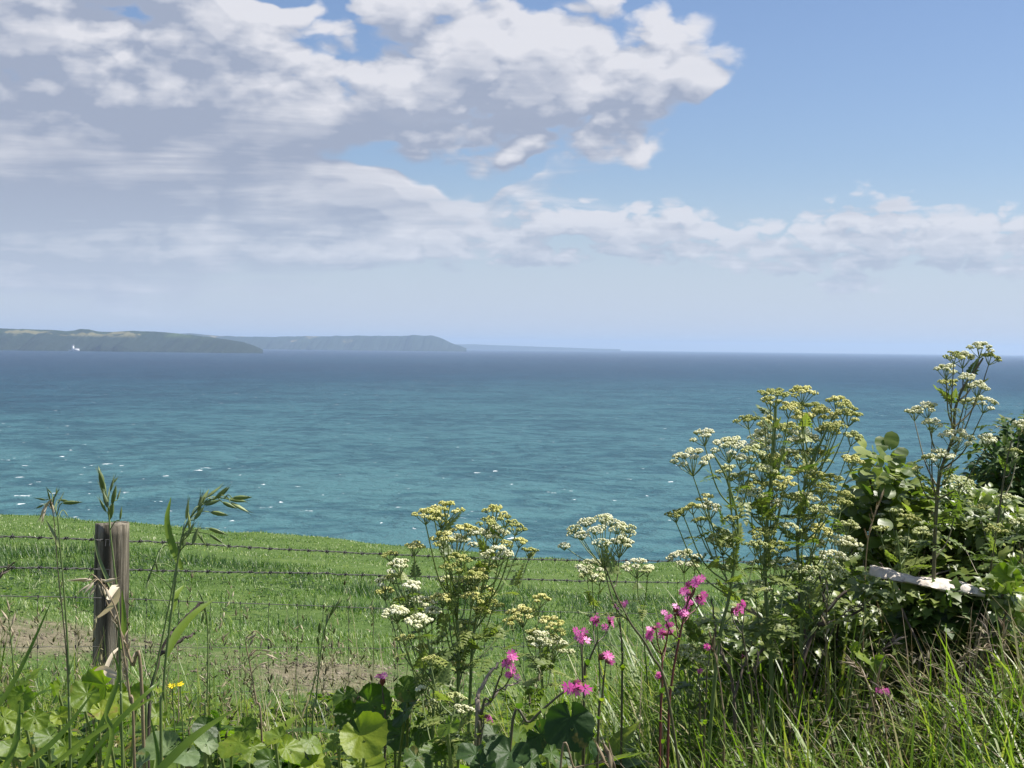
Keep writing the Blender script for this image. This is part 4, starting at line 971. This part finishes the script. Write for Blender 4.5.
    specs = [
     ('brown seeding grass bowed over the hedge shade by the stone', 2.6, [(800, 740), (812, 690), (828, 640), (846, 612), (866, 603)], 'twig', 9),
     ('straw grass head leaning left below the big umbellifers', 2.5, [(790, 750), (788, 700), (778, 650), (764, 622), (752, 612)], 'straw', 8),
     ('stiff upright dry grass in front of the dark hedge gap', 2.55, [(828, 750), (826, 700), (826, 650), (828, 585)], 'straw', 10),
     ('brown nodding grass left of the ivy under the stone', 2.5, [(868, 740), (872, 690), (880, 655), (896, 640)], 'twig', 8),
     ('dry grass arching toward the right edge over the shade', 2.4, [(930, 745), (940, 700), (960, 660), (990, 645)], 'straw', 10),
     ('pale fallen grass stalk crossing the right-hand sward', 2.3, [(880, 668), (915, 690), (950, 700), (985, 720)], 'straw', 7),
     ('dark grass spike close by the right edge of the hedge', 2.5, [(1000, 740), (996, 690), (990, 650), (986, 620)], 'twig', 9),
     ('bleached upright grass stalk beside the right edge', 2.4, [(1006, 750), (1004, 700), (1002, 655), (1004, 625)], 'straw', 9),
     ('purplish grass head low under the hedge shade', 2.3, [(905, 755), (898, 720), (892, 700), (880, 688)], 'twig', 8),
     ('straw seed head tilted above the pink flower at right', 2.3, [(880, 745), (874, 710), (866, 680), (852, 662)], 'straw', 8),
     ('dry stem with a tufted top left of the faded bud', 2.3, [(724, 745), (722, 700), (718, 670), (712, 642)], 'straw', 7),
     ('brown seed head in the grass midway under the big clump', 2.4, [(762, 750), (760, 710), (756, 680), (758, 655)], 'twig', 8),
     ('thin green seeding grass rising before the hedge ivy', 2.4, [(846, 750), (850, 700), (858, 650), (866, 610)], 'stem', 8),
     ('tall straw grass at the left foot of the hedge shrubs', 2.7, [(862, 660), (864, 600), (868, 540), (880, 500)], 'straw', 9),
    ]
    for lab, Y, st, mt, k in specs:
        S = spline([np.array([a, b, 0.0]) for a, b in st], 24); sp = []
        for q in range(k):
            c = S[-1 - int(q * 1.1)]; d = S[-1] - S[-6]; d = d / np.linalg.norm(d); an = math.atan2(d[1], d[0]) + rng.uniform(-.7, .7); l = rng.uniform(9, 15)
            sp.append((c[0], c[1], l * math.cos(an), l * math.sin(an)))
        g(lab, Y, st, sp, mat=mt, smat='stem' if mt == 'stem' else 'straw' if mt == 'straw' else 'twig', tone=(.2, .9), rad=.0014, group='seeding grasses before the hedge')

# ---------------------------------------------------------------- broad leaves
def big_leaf(mb, c, n, axis, R, tone, ruff=.06, mat=0):
    """a rounded kidney-shaped leaf with raised veins, ruffled edge and a cleft where the stalk joins"""
    n = unit(np.asarray(n, float)); ax = np.asarray(axis, float); ax = unit(ax - n * (ax @ n)); sd = np.cross(n, ax)
    A = 56; rings = [0, .2, .42, .64, .84, 1.0]; V = []; sk = rng.uniform(-.14, .14); roll = rng.uniform(-.5, .9); c = c - ax * R * .35
    for r in rings[1:]:
        for k in range(A + 1):
            th = -math.pi * .93 + k * 2 * math.pi * .93 / A
            rr = r * R * (1 - .035 * math.cos(th * 5.5 + tone * 9)) * (.50 + .62 * math.cos(th * .5) ** 2) * (1 + sk * math.sin(th)) * (1 + (.028 * math.sin(th * 17) + .015 * math.sin(th * 31) if r == 1 else 0))
            vein = abs(math.sin(th * 3.5))
            z = R * (.26 * r * r - .028 * r * (1 - vein) ** 2 + ruff * 1.5 * r * r * math.sin(th * 4 + tone * 20) + ruff * .6 * r * math.sin(th * 9 + tone * 33)) - R * .16 * r * r * (1 + math.cos(th)) + R * roll * (r * math.sin(th)) ** 2 * .35
            V.append(c + ax * rr * math.cos(th) + sd * rr * math.sin(th) + n * z)
    V = np.array([c] + V); m = A + 1; tri = np.array([[0, 1 + k, 2 + k] for k in range(A)]); q = []
    for r in range(len(rings) - 2):
        for k in range(A): b = 1 + r * m + k; q.append([b, b + m, b + m + 1, b + 1])
    vt = np.array([.09 * max(0, 1 - abs(math.sin((-math.pi * .93 + (k + .5) * 2 * math.pi * .93 / A) * 3.5)) * 5) for k in range(A)])
    mb.add(V, [tri], tone, mat); mb.n -= 0
    mb.F.append(np.array(q) + mb.n - len(V)); mb.T.append(np.clip(np.tile(vt, len(rings) - 2) + tone + rng.normal(0, .03, len(q)), 0, 1)); mb.M.append(np.full(len(q), mat, int))
def broad_plant(label, Y, leaves, mat='leaf', group='broad-leaved plants at the foot of the bank'):
    """leaves: (px, py, width px, tone, tilt x, tilt z)"""
    cx = np.mean([l[0] for l in leaves]); c0 = P(cx, 770, Y); foot = np.array([c0[0], Y + .05, gz(c0[0], Y + .05) - .01])
    t = thing('broad_leaved_plant', foot, label, 'leafy plant', group)
    st = MB()
    for (px, py, w, tone, tx, tz) in leaves:
        y = Y + rng.uniform(-.06, .06); c = P(px, py, y) - foot; R = w * .5 / F_PX * y
        nrm = np.array([tx + rng.normal(0, .35), -.45 + .25 * rng.normal(), tz + rng.normal(0, .2)]); mb = MB(); ax = np.array([rng.uniform(-1, 1) - tx, -.3, -.35])
        big_leaf(mb, c, nrm, ax, R * 1.08, tone, rng.uniform(.03, .09)); mb.build('leaf', M[mat], t, smooth=True)
        base = np.array([rng.uniform(-.03, .03), rng.uniform(-.02, .03), 0]); tube(st, spline([base, (base + c) / 2 + [0, .03, .05], c], 10), np.linspace(.0028, .0018, 11)[:len(spline([base, (base + c) / 2 + [0, .03, .05], c], 10))] if False else .0022, 6, .7)
    st.build('stalk', M['stem'], t, smooth=True)
def build_broad():
    B = broad_plant
    B('bright yellow-green pair of large round leaves lit by sun near the centre', 1.95, [(365, 740, 54, .95, .3, .8), (366, 766, 46, .85, .1, .9), (338, 742, 30, .8, -.2, .7)])
    B('dark green mass of rounded leaves behind the bright yellow-green pair', 2.15, [(375, 706, 44, .42, -.4, .6), (405, 712, 44, .36, .1, .5), (350, 720, 38, .45, -.2, .6), (395, 735, 40, .30, .2, .6), (420, 735, 36, .42, .4, .6), (345, 700, 30, .45, .2, .7), (408, 690, 30, .5, -.1, .6)], 'leaf')
    B('large dark green upright leaf under the nodding magenta flower', 1.9, [(572, 728, 56, .2, -.1, .25), (545, 738, 38, .35, -.4, .5), (590, 748, 34, .15, .4, .3)], 'darkleaf')
    B('glossy dark leaves with pale sheen at the bottom centre', 1.8, [(508, 758, 50, .3, .1, .9), (485, 765, 34, .35, -.3, .8), (470, 755, 34, .3, .2, .7), (535, 765, 34, .4, .3, .8), (555, 757, 30, .6, -.3, .8)], 'darkleaf')
    B('pale grey-green wrinkled leaves at bottom left of the wooden post', 1.75, [(158, 752, 50, .6, .2, .8), (182, 756, 40, .4, .5, .7), (138, 768, 36, .5, -.3, .8), (205, 745, 28, .7, .2, .6)], 'greyleaf')
    B('broad sunlit leaves directly before the foot of the wooden post', 2.1, [(98, 688, 44, .8, .1, .35), (82, 698, 36, .7, -.3, .4), (118, 700, 34, .85, .3, .4), (58, 692, 30, .75, -.2, .4), (136, 702, 34, .7, .3, .5), (105, 712, 30, .95, .1, .6), (152, 716, 30, .8, .2, .5)])
    B('small bright leaves low at the left edge of the bank', 1.95, [(20, 700, 30, .7, -.2, .6), (8, 722, 34, .8, .2, .6), (35, 722, 28, .75, .1, .6), (48, 740, 30, .6, -.1, .7), (12, 752, 34, .65, .2, .7), (70, 748, 30, .7, -.2, .7), (60, 718, 22, .9, .2, .6)])
    B('mixed leaves right of the grey wrinkled ones, some in shade', 1.95, [(232, 745, 38, .75, .1, .7), (216, 722, 26, .3, -.2, .6), (255, 752, 30, .8, .3, .6), (248, 728, 28, .6, -.1, .7), (204, 730, 30, .15, .2, .5), (196, 762, 30, .5, .2, .7)])
    B('yellowing leaves under the wispy grass stems', 1.9, [(290, 752, 34, .85, .1, .7), (312, 745, 28, .7, -.3, .6), (275, 738, 26, .8, .2, .6), (318, 765, 34, .95, .2, .8), (268, 765, 34, .4, -.2, .7)])
    B('rounded leaves around the foot of the centre umbellifer clump', 1.95, [(435, 752, 38, .5, .2, .7), (447, 728, 28, .6, -.2, .6), (415, 760, 34, .3, .1, .8), (460, 740, 30, .25, .3, .6), (490, 735, 30, .3, .2, .5), (520, 738, 30, .5, -.2, .6)])
    B('light green leaves at the right edge beside the pale stone', 2.6, [(1004, 580, 34, .8, -.2, .5), (1020, 598, 36, .7, .1, .6), (1015, 570, 26, .6, .3, .5), (990, 595, 22, .9, -.3, .6), (1012, 615, 28, .85, .1, .5)], group='leafy growth on the hedge')
    B('lone rounded pale green leaves deep in the right-hand grass', 2.4, [(863, 656, 26, .85, .1, .3), (878, 664, 20, .7, .4, .4), (855, 648, 14, .75, -.3, .4)], group='leafy growth on the hedge')

# ---------------------------------------------------------------- low growth
def build_low():
    def roots(n, y0, y1, x0=-.62, x1=.66):
        n = int(n * 1.5)
        y = rng.uniform(y0, y1, n); x = rng.uniform(x0, x1, n) * y; return np.stack([x, y, ground(x, y) - .01], 1)
    pxof = lambda r: 512 + r[:, 0] / r[:, 1] * F_PX
    # fresh grass of the bank, thick on the right, sparse on the left
    mb = MB(); r = roots(42000, 1.72, 3.5); q = pxof(r)
    dens = np.interp(q, [0, 330, 480, 560, 640, 1024], [.42, .34, .34, .75, 1, 1]); dens *= np.where((q > 850) & (q < 1060) & (r[:, 1] > 2.35), .12, 1)
    r = r[rng.random(len(r)) < dens]; q = pxof(r); n = len(r)
    # how high the sward stands across the picture
    topz = np.interp(q, [0, 120, 250, 330, 420, 520, 600, 680, 760, 850, 1024], [.34, .31, .28, .23, .24, .27, .33, .37, .38, .36, .34])
    h = topz * rng.uniform(.40, 1.08, n) * np.interp(r[:, 1], [1.75, 2.6, 3.5], [.95, 1.0, .95])
    tone = np.clip(rng.normal(.50, .20, n), 0, .85); dry = rng.random(n) < np.interp(q, [0, 600, 800, 1024], [.05, .05, .10, .12]); tone[dry] = rng.uniform(.86, 1, dry.sum())
    blades(mb, r, h * 1.15, rng.uniform(.003, .0095, n), rng.uniform(0, 6.28, n), rng.uniform(0, .8, n), rng.uniform(.1, 2.3, n), tone, 7)
    n2 = 9000; px = rng.uniform(-60, 640, n2); Yd = rng.uniform(1.95, 3.0, n2); xx = (px - 512) / F_PX * Yd; r2 = np.stack([xx, Yd, ground(xx, Yd) - .01], 1)
    blades(mb, r2, rng.uniform(.16, .47, n2) * np.interp(px, [0, 150, 300, 420, 620], [1.05, .95, .85, .85, .95]), rng.uniform(.0014, .0046, n2), rng.uniform(0, 6.28, n2), rng.uniform(0, .55, n2), rng.uniform(.1, 1.8, n2), np.clip(rng.normal(.60, .25, n2), 0, 1), 7)
    tag(mb.build('bank_grass', M['grass']), kind='stuff')
    # tiny-leaved understorey
    mb = MB(); r = roots(38000, 1.75, 3.7); q = pxof(r); r = r[rng.random(len(r)) < np.interp(q, [0, 560, 660, 1024], [1, 1, .42, .42])]; q = pxof(r); n = len(r)
    hh = np.interp(q, [0, 250, 400, 600, 760, 860, 1024], [.25, .20, .21, .2, .27, .24, .24]); r[:, 2] += rng.random(n) ** .7 * hh
    n3 = 9000; px = rng.uniform(-20, 640, n3); Yd = rng.uniform(1.75, 2.5, n3); xx = (px - 512) / F_PX * Yd
    r = np.concatenate([r, np.stack([xx, Yd, ground(xx, Yd) + rng.uniform(.16, .40, n3) * np.interp(px, [0, 330, 400, 640], [1, .85, .8, .8])], 1)]); r = r[rng.permutation(len(r))]; n = len(r)
    d = rand_dirs(n, -.25, .7); tn = np.clip(rng.beta(2.0, 1.5, n), 0, 1)
    for T, a, b, s0, s1 in ((OVATE, 0, .45, .014, .036), (TOOTH, .45, .72, .020, .042), (ROUND, .72, .82, .014, .032), (LANCE, .82, .94, .05, .10), (PINNATE, .94, 1, .05, .10)):
        k = slice(int(a * n), int(b * n)); mb.scatter(T, r[k], frames(d[k]), rng.uniform(s0, s1, k.stop - k.start), tn[k])
    n4 = 1100; px = rng.uniform(-60, 620, n4); Yd = rng.uniform(1.78, 2.4, n4); xx = (px - 512) / F_PX * Yd; r4 = np.stack([xx, Yd, ground(xx, Yd) + rng.uniform(.12, .36, n4)], 1); h = n4 // 2
    mb.scatter(OVATE, r4[:h], frames(rand_dirs(h, -.1, .9)), rng.uniform(.04, .085, h), rng.uniform(.2, 1, h)); mb.scatter(LANCE, r4[h:], frames(rand_dirs(n4 - h, 0, .95)), rng.uniform(.07, .14, n4 - h), rng.uniform(.2, 1, n4 - h))
    tag(mb.build('undergrowth', M['leaf']), kind='stuff')
    # dead stalks and last year's grass
    mb = MB(); r = roots(2600, 1.9, 3.4); q = pxof(r); k = rng.random(len(r)) < np.interp(q, [0, 300, 600, 760, 1024], [.3, .3, .3, .9, 1]); r = r[k]
    n = len(r); blades(mb, r + [0, 0, .05], rng.uniform(.15, .42, n), rng.uniform(.0012, .003, n), rng.uniform(0, 6.28, n), rng.uniform(0, 1.1, n), rng.uniform(0, 1.2, n), rng.uniform(.1, 1, n), 5)
    tag(mb.build('dead_grass', M['straw']), kind='stuff')
    n = 2300; px = np.concatenate([rng.uniform(720, 1040, 1500), rng.uniform(0, 1040, 800)]); Yd = np.concatenate([rng.uniform(2.15, 2.62, 1500), rng.uniform(1.8, 2.6, 800)]); r = np.array([[ (a - 512) / F_PX * b, b, 0] for a, b in zip(px, Yd)]); r[:, 2] = ground(r[:, 0], r[:, 1]) + .02
    mb = MB(); blades(mb, r, rng.uniform(.12, .34, n), rng.uniform(.0012, .0028, n), rng.uniform(0, 6.28, n), rng.uniform(0, 1.25, n), rng.uniform(0, 1.3, n), rng.uniform(.0, .9, n), 5)
    n5 = 170; px = rng.uniform(-40, 430, n5); Yd = rng.uniform(2.1, 3.0, n5); xx = (px - 512) / F_PX * Yd; r5 = np.stack([xx, Yd, ground(xx, Yd)], 1); h5 = rng.uniform(.30, .56, n5); az = rng.uniform(0, 6.28, n5); ln = rng.uniform(0, .3, n5)
    blades(mb, r5, h5, rng.uniform(.0012, .0022, n5), az, ln, rng.uniform(0, .3, n5), rng.uniform(.3, 1, n5), 6)
    kk = n5 * 9; jj = np.repeat(np.arange(n5), 9); f = rng.uniform(.82, 1.0, kk); tp = r5[jj] + np.stack([np.cos(az[jj]) * np.sin(ln[jj] + .08) * h5[jj] * f, np.sin(az[jj]) * np.sin(ln[jj] + .08) * h5[jj] * f, np.cos(ln[jj] + .08) * h5[jj] * f], 1)
    mb.scatter(SPIKELET, tp, frames(rng.normal(0, .4, (kk, 3)) + [0, 0, .7]), np.stack([rng.uniform(.008, .016, kk)] * 3, 1), rng.uniform(.2, 1, kk))
    k = 1900; j = rng.integers(0, n, k); tip = r[j] + np.stack([rng.uniform(-.08, .08, k), rng.uniform(-.05, .05, k), rng.uniform(.14, .30, k)], 1)
    mb.scatter(SPIKELET, tip, frames(rand_dirs(k, -.6, .8)), np.stack([rng.uniform(.010, .02, k)] * 3, 1), rng.uniform(0, .6, k))
    tag(mb.build('dry_grass', M['drybrown']), kind='stuff')
    # buttercups: two small blooms on the bank
    for px, py, lab in ((172, 686, 'left one of the two small yellow buttercups above the broad leaves'), (180, 684, 'right one of the two small yellow buttercups above the broad leaves')):
        c = P(px, py, 2.0); foot = np.array([c[0] + .01, 2.02, gz(c[0], 2.02)]); t = thing('buttercup_plant', foot, lab, 'wildflower', 'buttercups on the bank'); mb = MB()
        petal_flower(mb, c - foot, (0, -.5, .8), .006, .6); mb.build('flower', M['buttercup'], t)
        mb = MB(); tube(mb, spline([np.zeros(3), (c - foot) * .5 + [.01, 0, 0], c - foot - [0, 0, .001]], 10), .0009, 5); mb.build('stem', M['stem'], t)
    # thick bare stalks of last year's umbellifers
    def stalk(label, Y, lines, tone=.7, mat='twig'):
        foot = P(*lines[0][0][0], Y); z = gz(foot[0], foot[1]) - .01; foot = np.array([foot[0], foot[1], z]); t = thing('dead_stalk', foot, label, 'dead stalk', 'dead stalks on the bank')
        for k, (pts, r) in enumerate(lines):
            S = [P(x, y, Y + .015 * i) - foot for i, (x, y) in enumerate(pts)]
            if k == 0: S = [np.array([0, 0, 0.0])] + S
            S = spline(S, 20); mb = MB(); S = S + rng.normal(0, .0012, S.shape); tube(mb, S, np.linspace(r, r * .45, len(S)), 7, tone); mb.build('stem' if k == 0 else 'branch', M[mat], t, smooth=True)
    stalk('pale dead stalk curving up beside the leftmost purple-pink flower', 1.95, [([(478, 740), (478, 700), (486, 680), (498, 664)], .0042), ([(478, 712), (500, 690), (520, 680)], .0022)], .85)
    stalk('brown dead twigs tangled against the hedge shade left of the stone', 2.6, [([(800, 700), (806, 650), (826, 612), (850, 590), (872, 586)], .005), ([(818, 625), (840, 620), (870, 606)], .004), ([(806, 640), (800, 600), (792, 575)], .0035), ([(826, 612), (822, 585), (812, 560)], .003)], .25)
    stalk('forked dead stalk standing in the grass below the big umbellifers', 2.4, [([(735, 740), (733, 690), (722, 655), (700, 640)], .0035), ([(733, 700), (745, 665), (752, 640)], .0025), ([(722, 655), (716, 630), (712, 600)], .0025)], .35)
    stalk('dark dead twig rising through the dry grass above the track', 2.0, [([(148, 740), (152, 690), (164, 645), (186, 620), (200, 603)], .003), ([(160, 655), (182, 640), (196, 632)], .003), ([(170, 636), (182, 622), (204, 602)], .0035)], .15)
    stalk('dead branch lying over the right-hand end of the pale stone', 2.65, [([(900, 640), (904, 600), (925, 580), (950, 570)], .0032), ([(904, 600), (890, 578), (880, 562)], .0026), ([(985, 612), (995, 592), (1003, 584)][:3], .003)], .3)
    # a few long strap leaves near the lens
    t = thing('strap_leaved_grass', (P(150, 770, 1.6)[0], 1.6, gz(P(150, 770, 1.6)[0], 1.6) - .01), 'long broad strap leaves slanting up from the bottom left corner', 'grass plant'); foot = np.array(t.location)
    for L in ([(40, 775), (100, 730), (165, 690)], 5), ([(75, 775), (120, 720), (150, 690), (160, 682)], 5), ([(20, 770), (60, 735), (95, 690)], 6), ([(140, 790), (190, 740), (236, 708)], 9), ([(60, 800), (96, 735), (118, 680), (112, 650)], 5), ([(-10, 720), (20, 670), (52, 600)], 5), ([(100, 790), (112, 735), (106, 712), (118, 676)], 5), ([(0, 780), (16, 740), (20, 700)], 7), ([(150, 800), (158, 760), (150, 715)], 5):
        base = L[0]; ribbon((base, L[1], 'grass', rng.uniform(.35, .7)), 1.62 + rng.uniform(-.05, .1), foot, t)

# ---------------------------------------------------------------- hedge
def shrub(name, label, Y, blobs, leaf_t, mat, n, size, cat='shrub', tone=(0, 1), group='shrubs of the hedge', twigs=26, lean=.3):
    """blobs: (px, py, rx px, ry px, depth m) ellipsoids of leaves"""
    px = np.mean([b[0] for b in blobs]); c0 = P(px, 600, Y); foot = np.array([c0[0], Y, gz(c0[0], Y) - .02]); t = thing(name, foot, label, cat, group)
    pos = []; dr = []; cs = []
    w = np.array([b[2] * b[3] for b in blobs], float); w /= w.sum()
    for b, ww in zip(blobs, w):
        k = int(n * ww); c = P(b[0], b[1], Y) - foot; d = rand_dirs(k); rx, rz = b[2] / F_PX * Y, b[3] / F_PX * Y
        lump = 1 + .16 * np.sin(d[:, 0] * 7 + b[0]) * np.sin(d[:, 2] * 6 + b[1]) + .12 * np.sin(d[:, 1] * 9 + d[:, 0] * 4)
        r = (1 - .55 * rng.random(k) ** 1.8) * lump; p = c + d * r[:, None] * np.array([rx, b[4], rz])
        pos.append(p); dd = unit(d * np.array([1, 1, .6]) + rng.normal(0, .55, (k, 3)) + [0, 0, -.15]); dr.append(dd); cs.append(c)
    pos = np.concatenate(pos); dr = np.concatenate(dr); k = len(pos)
    clump = .5 + .3 * np.sin(pos[:, 0] * 31) * np.sin(pos[:, 2] * 27 + 1) + .2 * np.sin(pos[:, 1] * 23)
    tn = np.clip(tone[0] + (tone[1] - tone[0]) * (clump * .5 + rng.random(k) * .55), 0, 1)
    F = frames(dr, up=unit(dr * .3 + np.array([.1, -.35, .8]))); mb = MB(); sz = rng.uniform(.6, 1.15, k) * size
    mb.scatter(leaf_t, pos, F, sz, tn); mb.build('foliage', M[mat], t)
    mb = MB()
    for i in range(twigs):
        e = pos[rng.integers(k)]; s = np.array([rng.uniform(-.05, .05), rng.uniform(-.03, .03), 0]); m = s + (e - s) * .5 + rng.normal(0, .03, 3); tube(mb, spline([s, m, e], 12), np.linspace(.0055, .0012, 13)[:len(spline([s, m, e], 12))] if False else .0022, 5, rng.random())
    mb.build('branch', M['twig'], t, smooth=True)
    return t
def build_hedge():
    shrub('ivy_bush', 'big-leaved ivy bush with round glossy leaves at the seaward end of the hedge', 3.05, [(882, 478, 24, 32, .12), (872, 520, 26, 42, .15), (898, 510, 30, 34, .15), (858, 512, 10, 18, .06), (895, 560, 36, 40, .16), (870, 585, 30, 34, .14)], ROUND, 'shrubleaf', 900, .030, tone=(.15, 1.2))
    shrub('bramble_bush', 'sprawling bramble with toothed sunlit leaves in the middle of the hedge', 3.1, [(925, 515, 46, 28, .16), (950, 555, 55, 36, .2), (975, 520, 40, 34, .18), (915, 560, 34, 30, .16)], TOOTH, 'shrubleaf', 3600, .027, tone=(.05, 1.1))
    shrub('hawthorn_shrub', 'dark small-leaved shrub standing highest at the right edge against the sea', 3.6, [(1010, 468, 34, 34, .2), (1030, 440, 30, 24, .2), (1045, 480, 50, 50, .3), (990, 495, 16, 20, .12), (1020, 510, 40, 40, .25)], OVATE, 'darkleaf', 3800, .026, tone=(0, 1.1))
    shrub('elder_shrub', 'light green shrub growing out of the hedge below the dark small-leaved one', 3.0, [(1000, 545, 36, 34, .16), (1030, 560, 34, 50, .2), (975, 575, 30, 20, .1), (1012, 600, 30, 24, .12)], OVATE, 'shrubleaf', 2400, .027, tone=(.15, 1.15))
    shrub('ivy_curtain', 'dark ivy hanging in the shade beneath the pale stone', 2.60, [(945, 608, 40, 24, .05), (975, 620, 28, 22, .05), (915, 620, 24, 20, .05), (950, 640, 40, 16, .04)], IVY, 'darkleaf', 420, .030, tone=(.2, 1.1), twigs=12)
    shrub('nettle_clump', 'low tangle of small leaves between the big umbellifer clump and the ivy', 2.85, [(835, 600, 40, 40, .14), (800, 625, 40, 36, .14), (855, 640, 40, 34, .12), (760, 640, 44, 30, .14), (720, 650, 36, 26, .12)], TOOTH, 'shrubleaf', 2300, .026, tone=(.1, 1.1))
    # the pale stone capping the hedge bank
    a = P(869, 573, 2.62); b = P(984, 594, 2.58); foot = (a + b) / 2; foot[2] -= .03
    import mathutils
    L = np.linalg.norm(b - a); nx, ny = 26, 9; V = []
    d = unit(b - a); sd = unit(np.cross([0, 0, 1.0], d)); upv = np.cross(d, sd)
    for side in (1, 0):
        for i in range(nx):
            u = i / (nx - 1)
            for j in range(ny):
                v = j / (ny - 1); wd = .034 * (.55 + .45 * math.sin(math.pi * min(1, u * .9 + .1))) * (1 + .2 * math.sin(u * 13) + .10 * math.sin(u * 31 + (3 if v > .5 else 0)) + .05 * math.sin(u * 71 + v * 5)); e = 1 - (2 * v - 1) ** 6
                th = (.010 + .003 * math.sin(u * 9 + 1)) * e * (1 if side else -.5) + (.0012 * math.sin(u * 41 + v * 9) if side else 0)
                V.append(a + d * (u * L) + sd * (2 * v - 1) * wd + upv * th - foot)
    q = []
    for s in (0, 1):
        for i in range(nx - 1):
            for j in range(ny - 1):
                k = s * nx * ny + i * ny + j; f = [k, k + 1, k + ny + 1, k + ny]; q.append(f[::-1] if s else f)
    o2 = nx * ny
    for i in range(nx - 1):
        for j in (0, ny - 1): k = i * ny + j; q.append([k, k + ny, k + ny + o2, k + o2])
    for j in range(ny - 1):
        for i in (0, nx - 1): k = i * ny + j; q.append([k, k + 1, k + 1 + o2, k + o2])
    mb = MB(); mb.add(V, [np.array(q)]); o = mb.build('capping_stone', M['stone'], smooth=True); o.location = foot
    tag(o, 'pale sunlit flat stone showing through the hedge greenery above hanging ivy', 'stone')
    shrub('ground_ivy', 'light green trailing leaves lapping over both ends of the pale stone', 2.58, [(868, 584, 16, 12, .05), (985, 604, 22, 12, .05), (928, 602, 40, 8, .03), (950, 590, 14, 5, .04), (1000, 590, 20, 14, .05), (900, 592, 20, 5, .02)], IVY, 'shrubleaf', 230, .024, tone=(.2, 1), twigs=6)
    # earth core of the hedge that the shrubs and the stone sit on
    mb = MB(); xs = np.linspace(.5, 2.0, 40); ys = np.linspace(2.6, 3.9, 30); X, Y = np.meshgrid(xs, ys)
    g = ground(X, Y); hgt = sstep((X - .55) / .25) * sstep((Y - 2.66) / .12) * sstep((3.9 - Y) / .3) * sstep((1.9 - X) / .5) * (.30 + .02 * nz2(X, Y, 9, 8))
    Z = g - .03 + hgt; n, m = X.shape; i = np.arange(n - 1)[:, None] * m; j = np.arange(m - 1)[None]
    mb.add(np.stack([X, Y, Z], -1).reshape(-1, 3), [np.stack([i + j, i + j + 1, i + m + j + 1, i + m + j], -1).reshape(-1, 4)]); tag(mb.build('hedge_bank', M['soil'], smooth=True), kind='structure')

def build_cover():
    """ivy and clods: leaves over the hedge bank, crumbs of earth on the bare field patches"""
    n = 5200; x = rng.uniform(.6, 1.95, n); y = rng.uniform(2.62, 3.9, n)
    hg = ground(x, y) - .03 + sstep((x - .55) / .25) * sstep((y - 2.66) / .12) * sstep((3.9 - y) / .3) * sstep((1.9 - x) / .5) * .30
    mb = MB(); mb.scatter(IVY, np.stack([x, y, hg + rng.uniform(.0, .07, n)], 1), frames(rand_dirs(n, -.4, .5)), rng.uniform(.02, .04, n), np.clip(rng.beta(2, 1.6, n), 0, 1))
    n = 1500; x = rng.uniform(.6, 1.95, n); z0 = ground(x, np.full(n, 2.62)); mb.scatter(IVY, np.stack([x, np.full(n, 2.66) - rng.uniform(0, .05, n), z0 + rng.uniform(0, .30, n) * sstep((1.95 - x) / .5)], 1), frames(unit(rng.normal(0, 1, (n, 3)) * [1, .4, .6] + [0, 0, -.8])), rng.uniform(.02, .036, n), rng.random(n))
    tag(mb.build('ground_cover', M['shrubleaf']), kind='stuff')
    n = 6000; k = rng.random(n) < .5
    x = np.where(k, rng.normal(-3.5, .9, n), rng.normal(-1.4, .6, n)); y = rng.normal(10.7, .8, n)
    mb = MB(); sz = rng.gamma(1.1, .0038, n) + .002
    mb.scatter(BEAD, np.stack([x, y, ground(x, y)], 1), frames(rand_dirs(n)), np.stack([sz, sz * rng.uniform(.5, 1, n), sz * rng.uniform(.4, .8, n)], 1), rng.random(n) * .75)
    tag(mb.build('gravel', M['clod']), kind='stuff')
build_world(); build_camera(); build_terrain(); build_sea(); build_headlands(); build_lighthouse(); build_haze(); build_sun()
build_field_grass(); build_fence(); build_umbellifers(); build_campions(); build_seed_grasses(); build_broad(); build_low(); build_hedge(); build_cover()
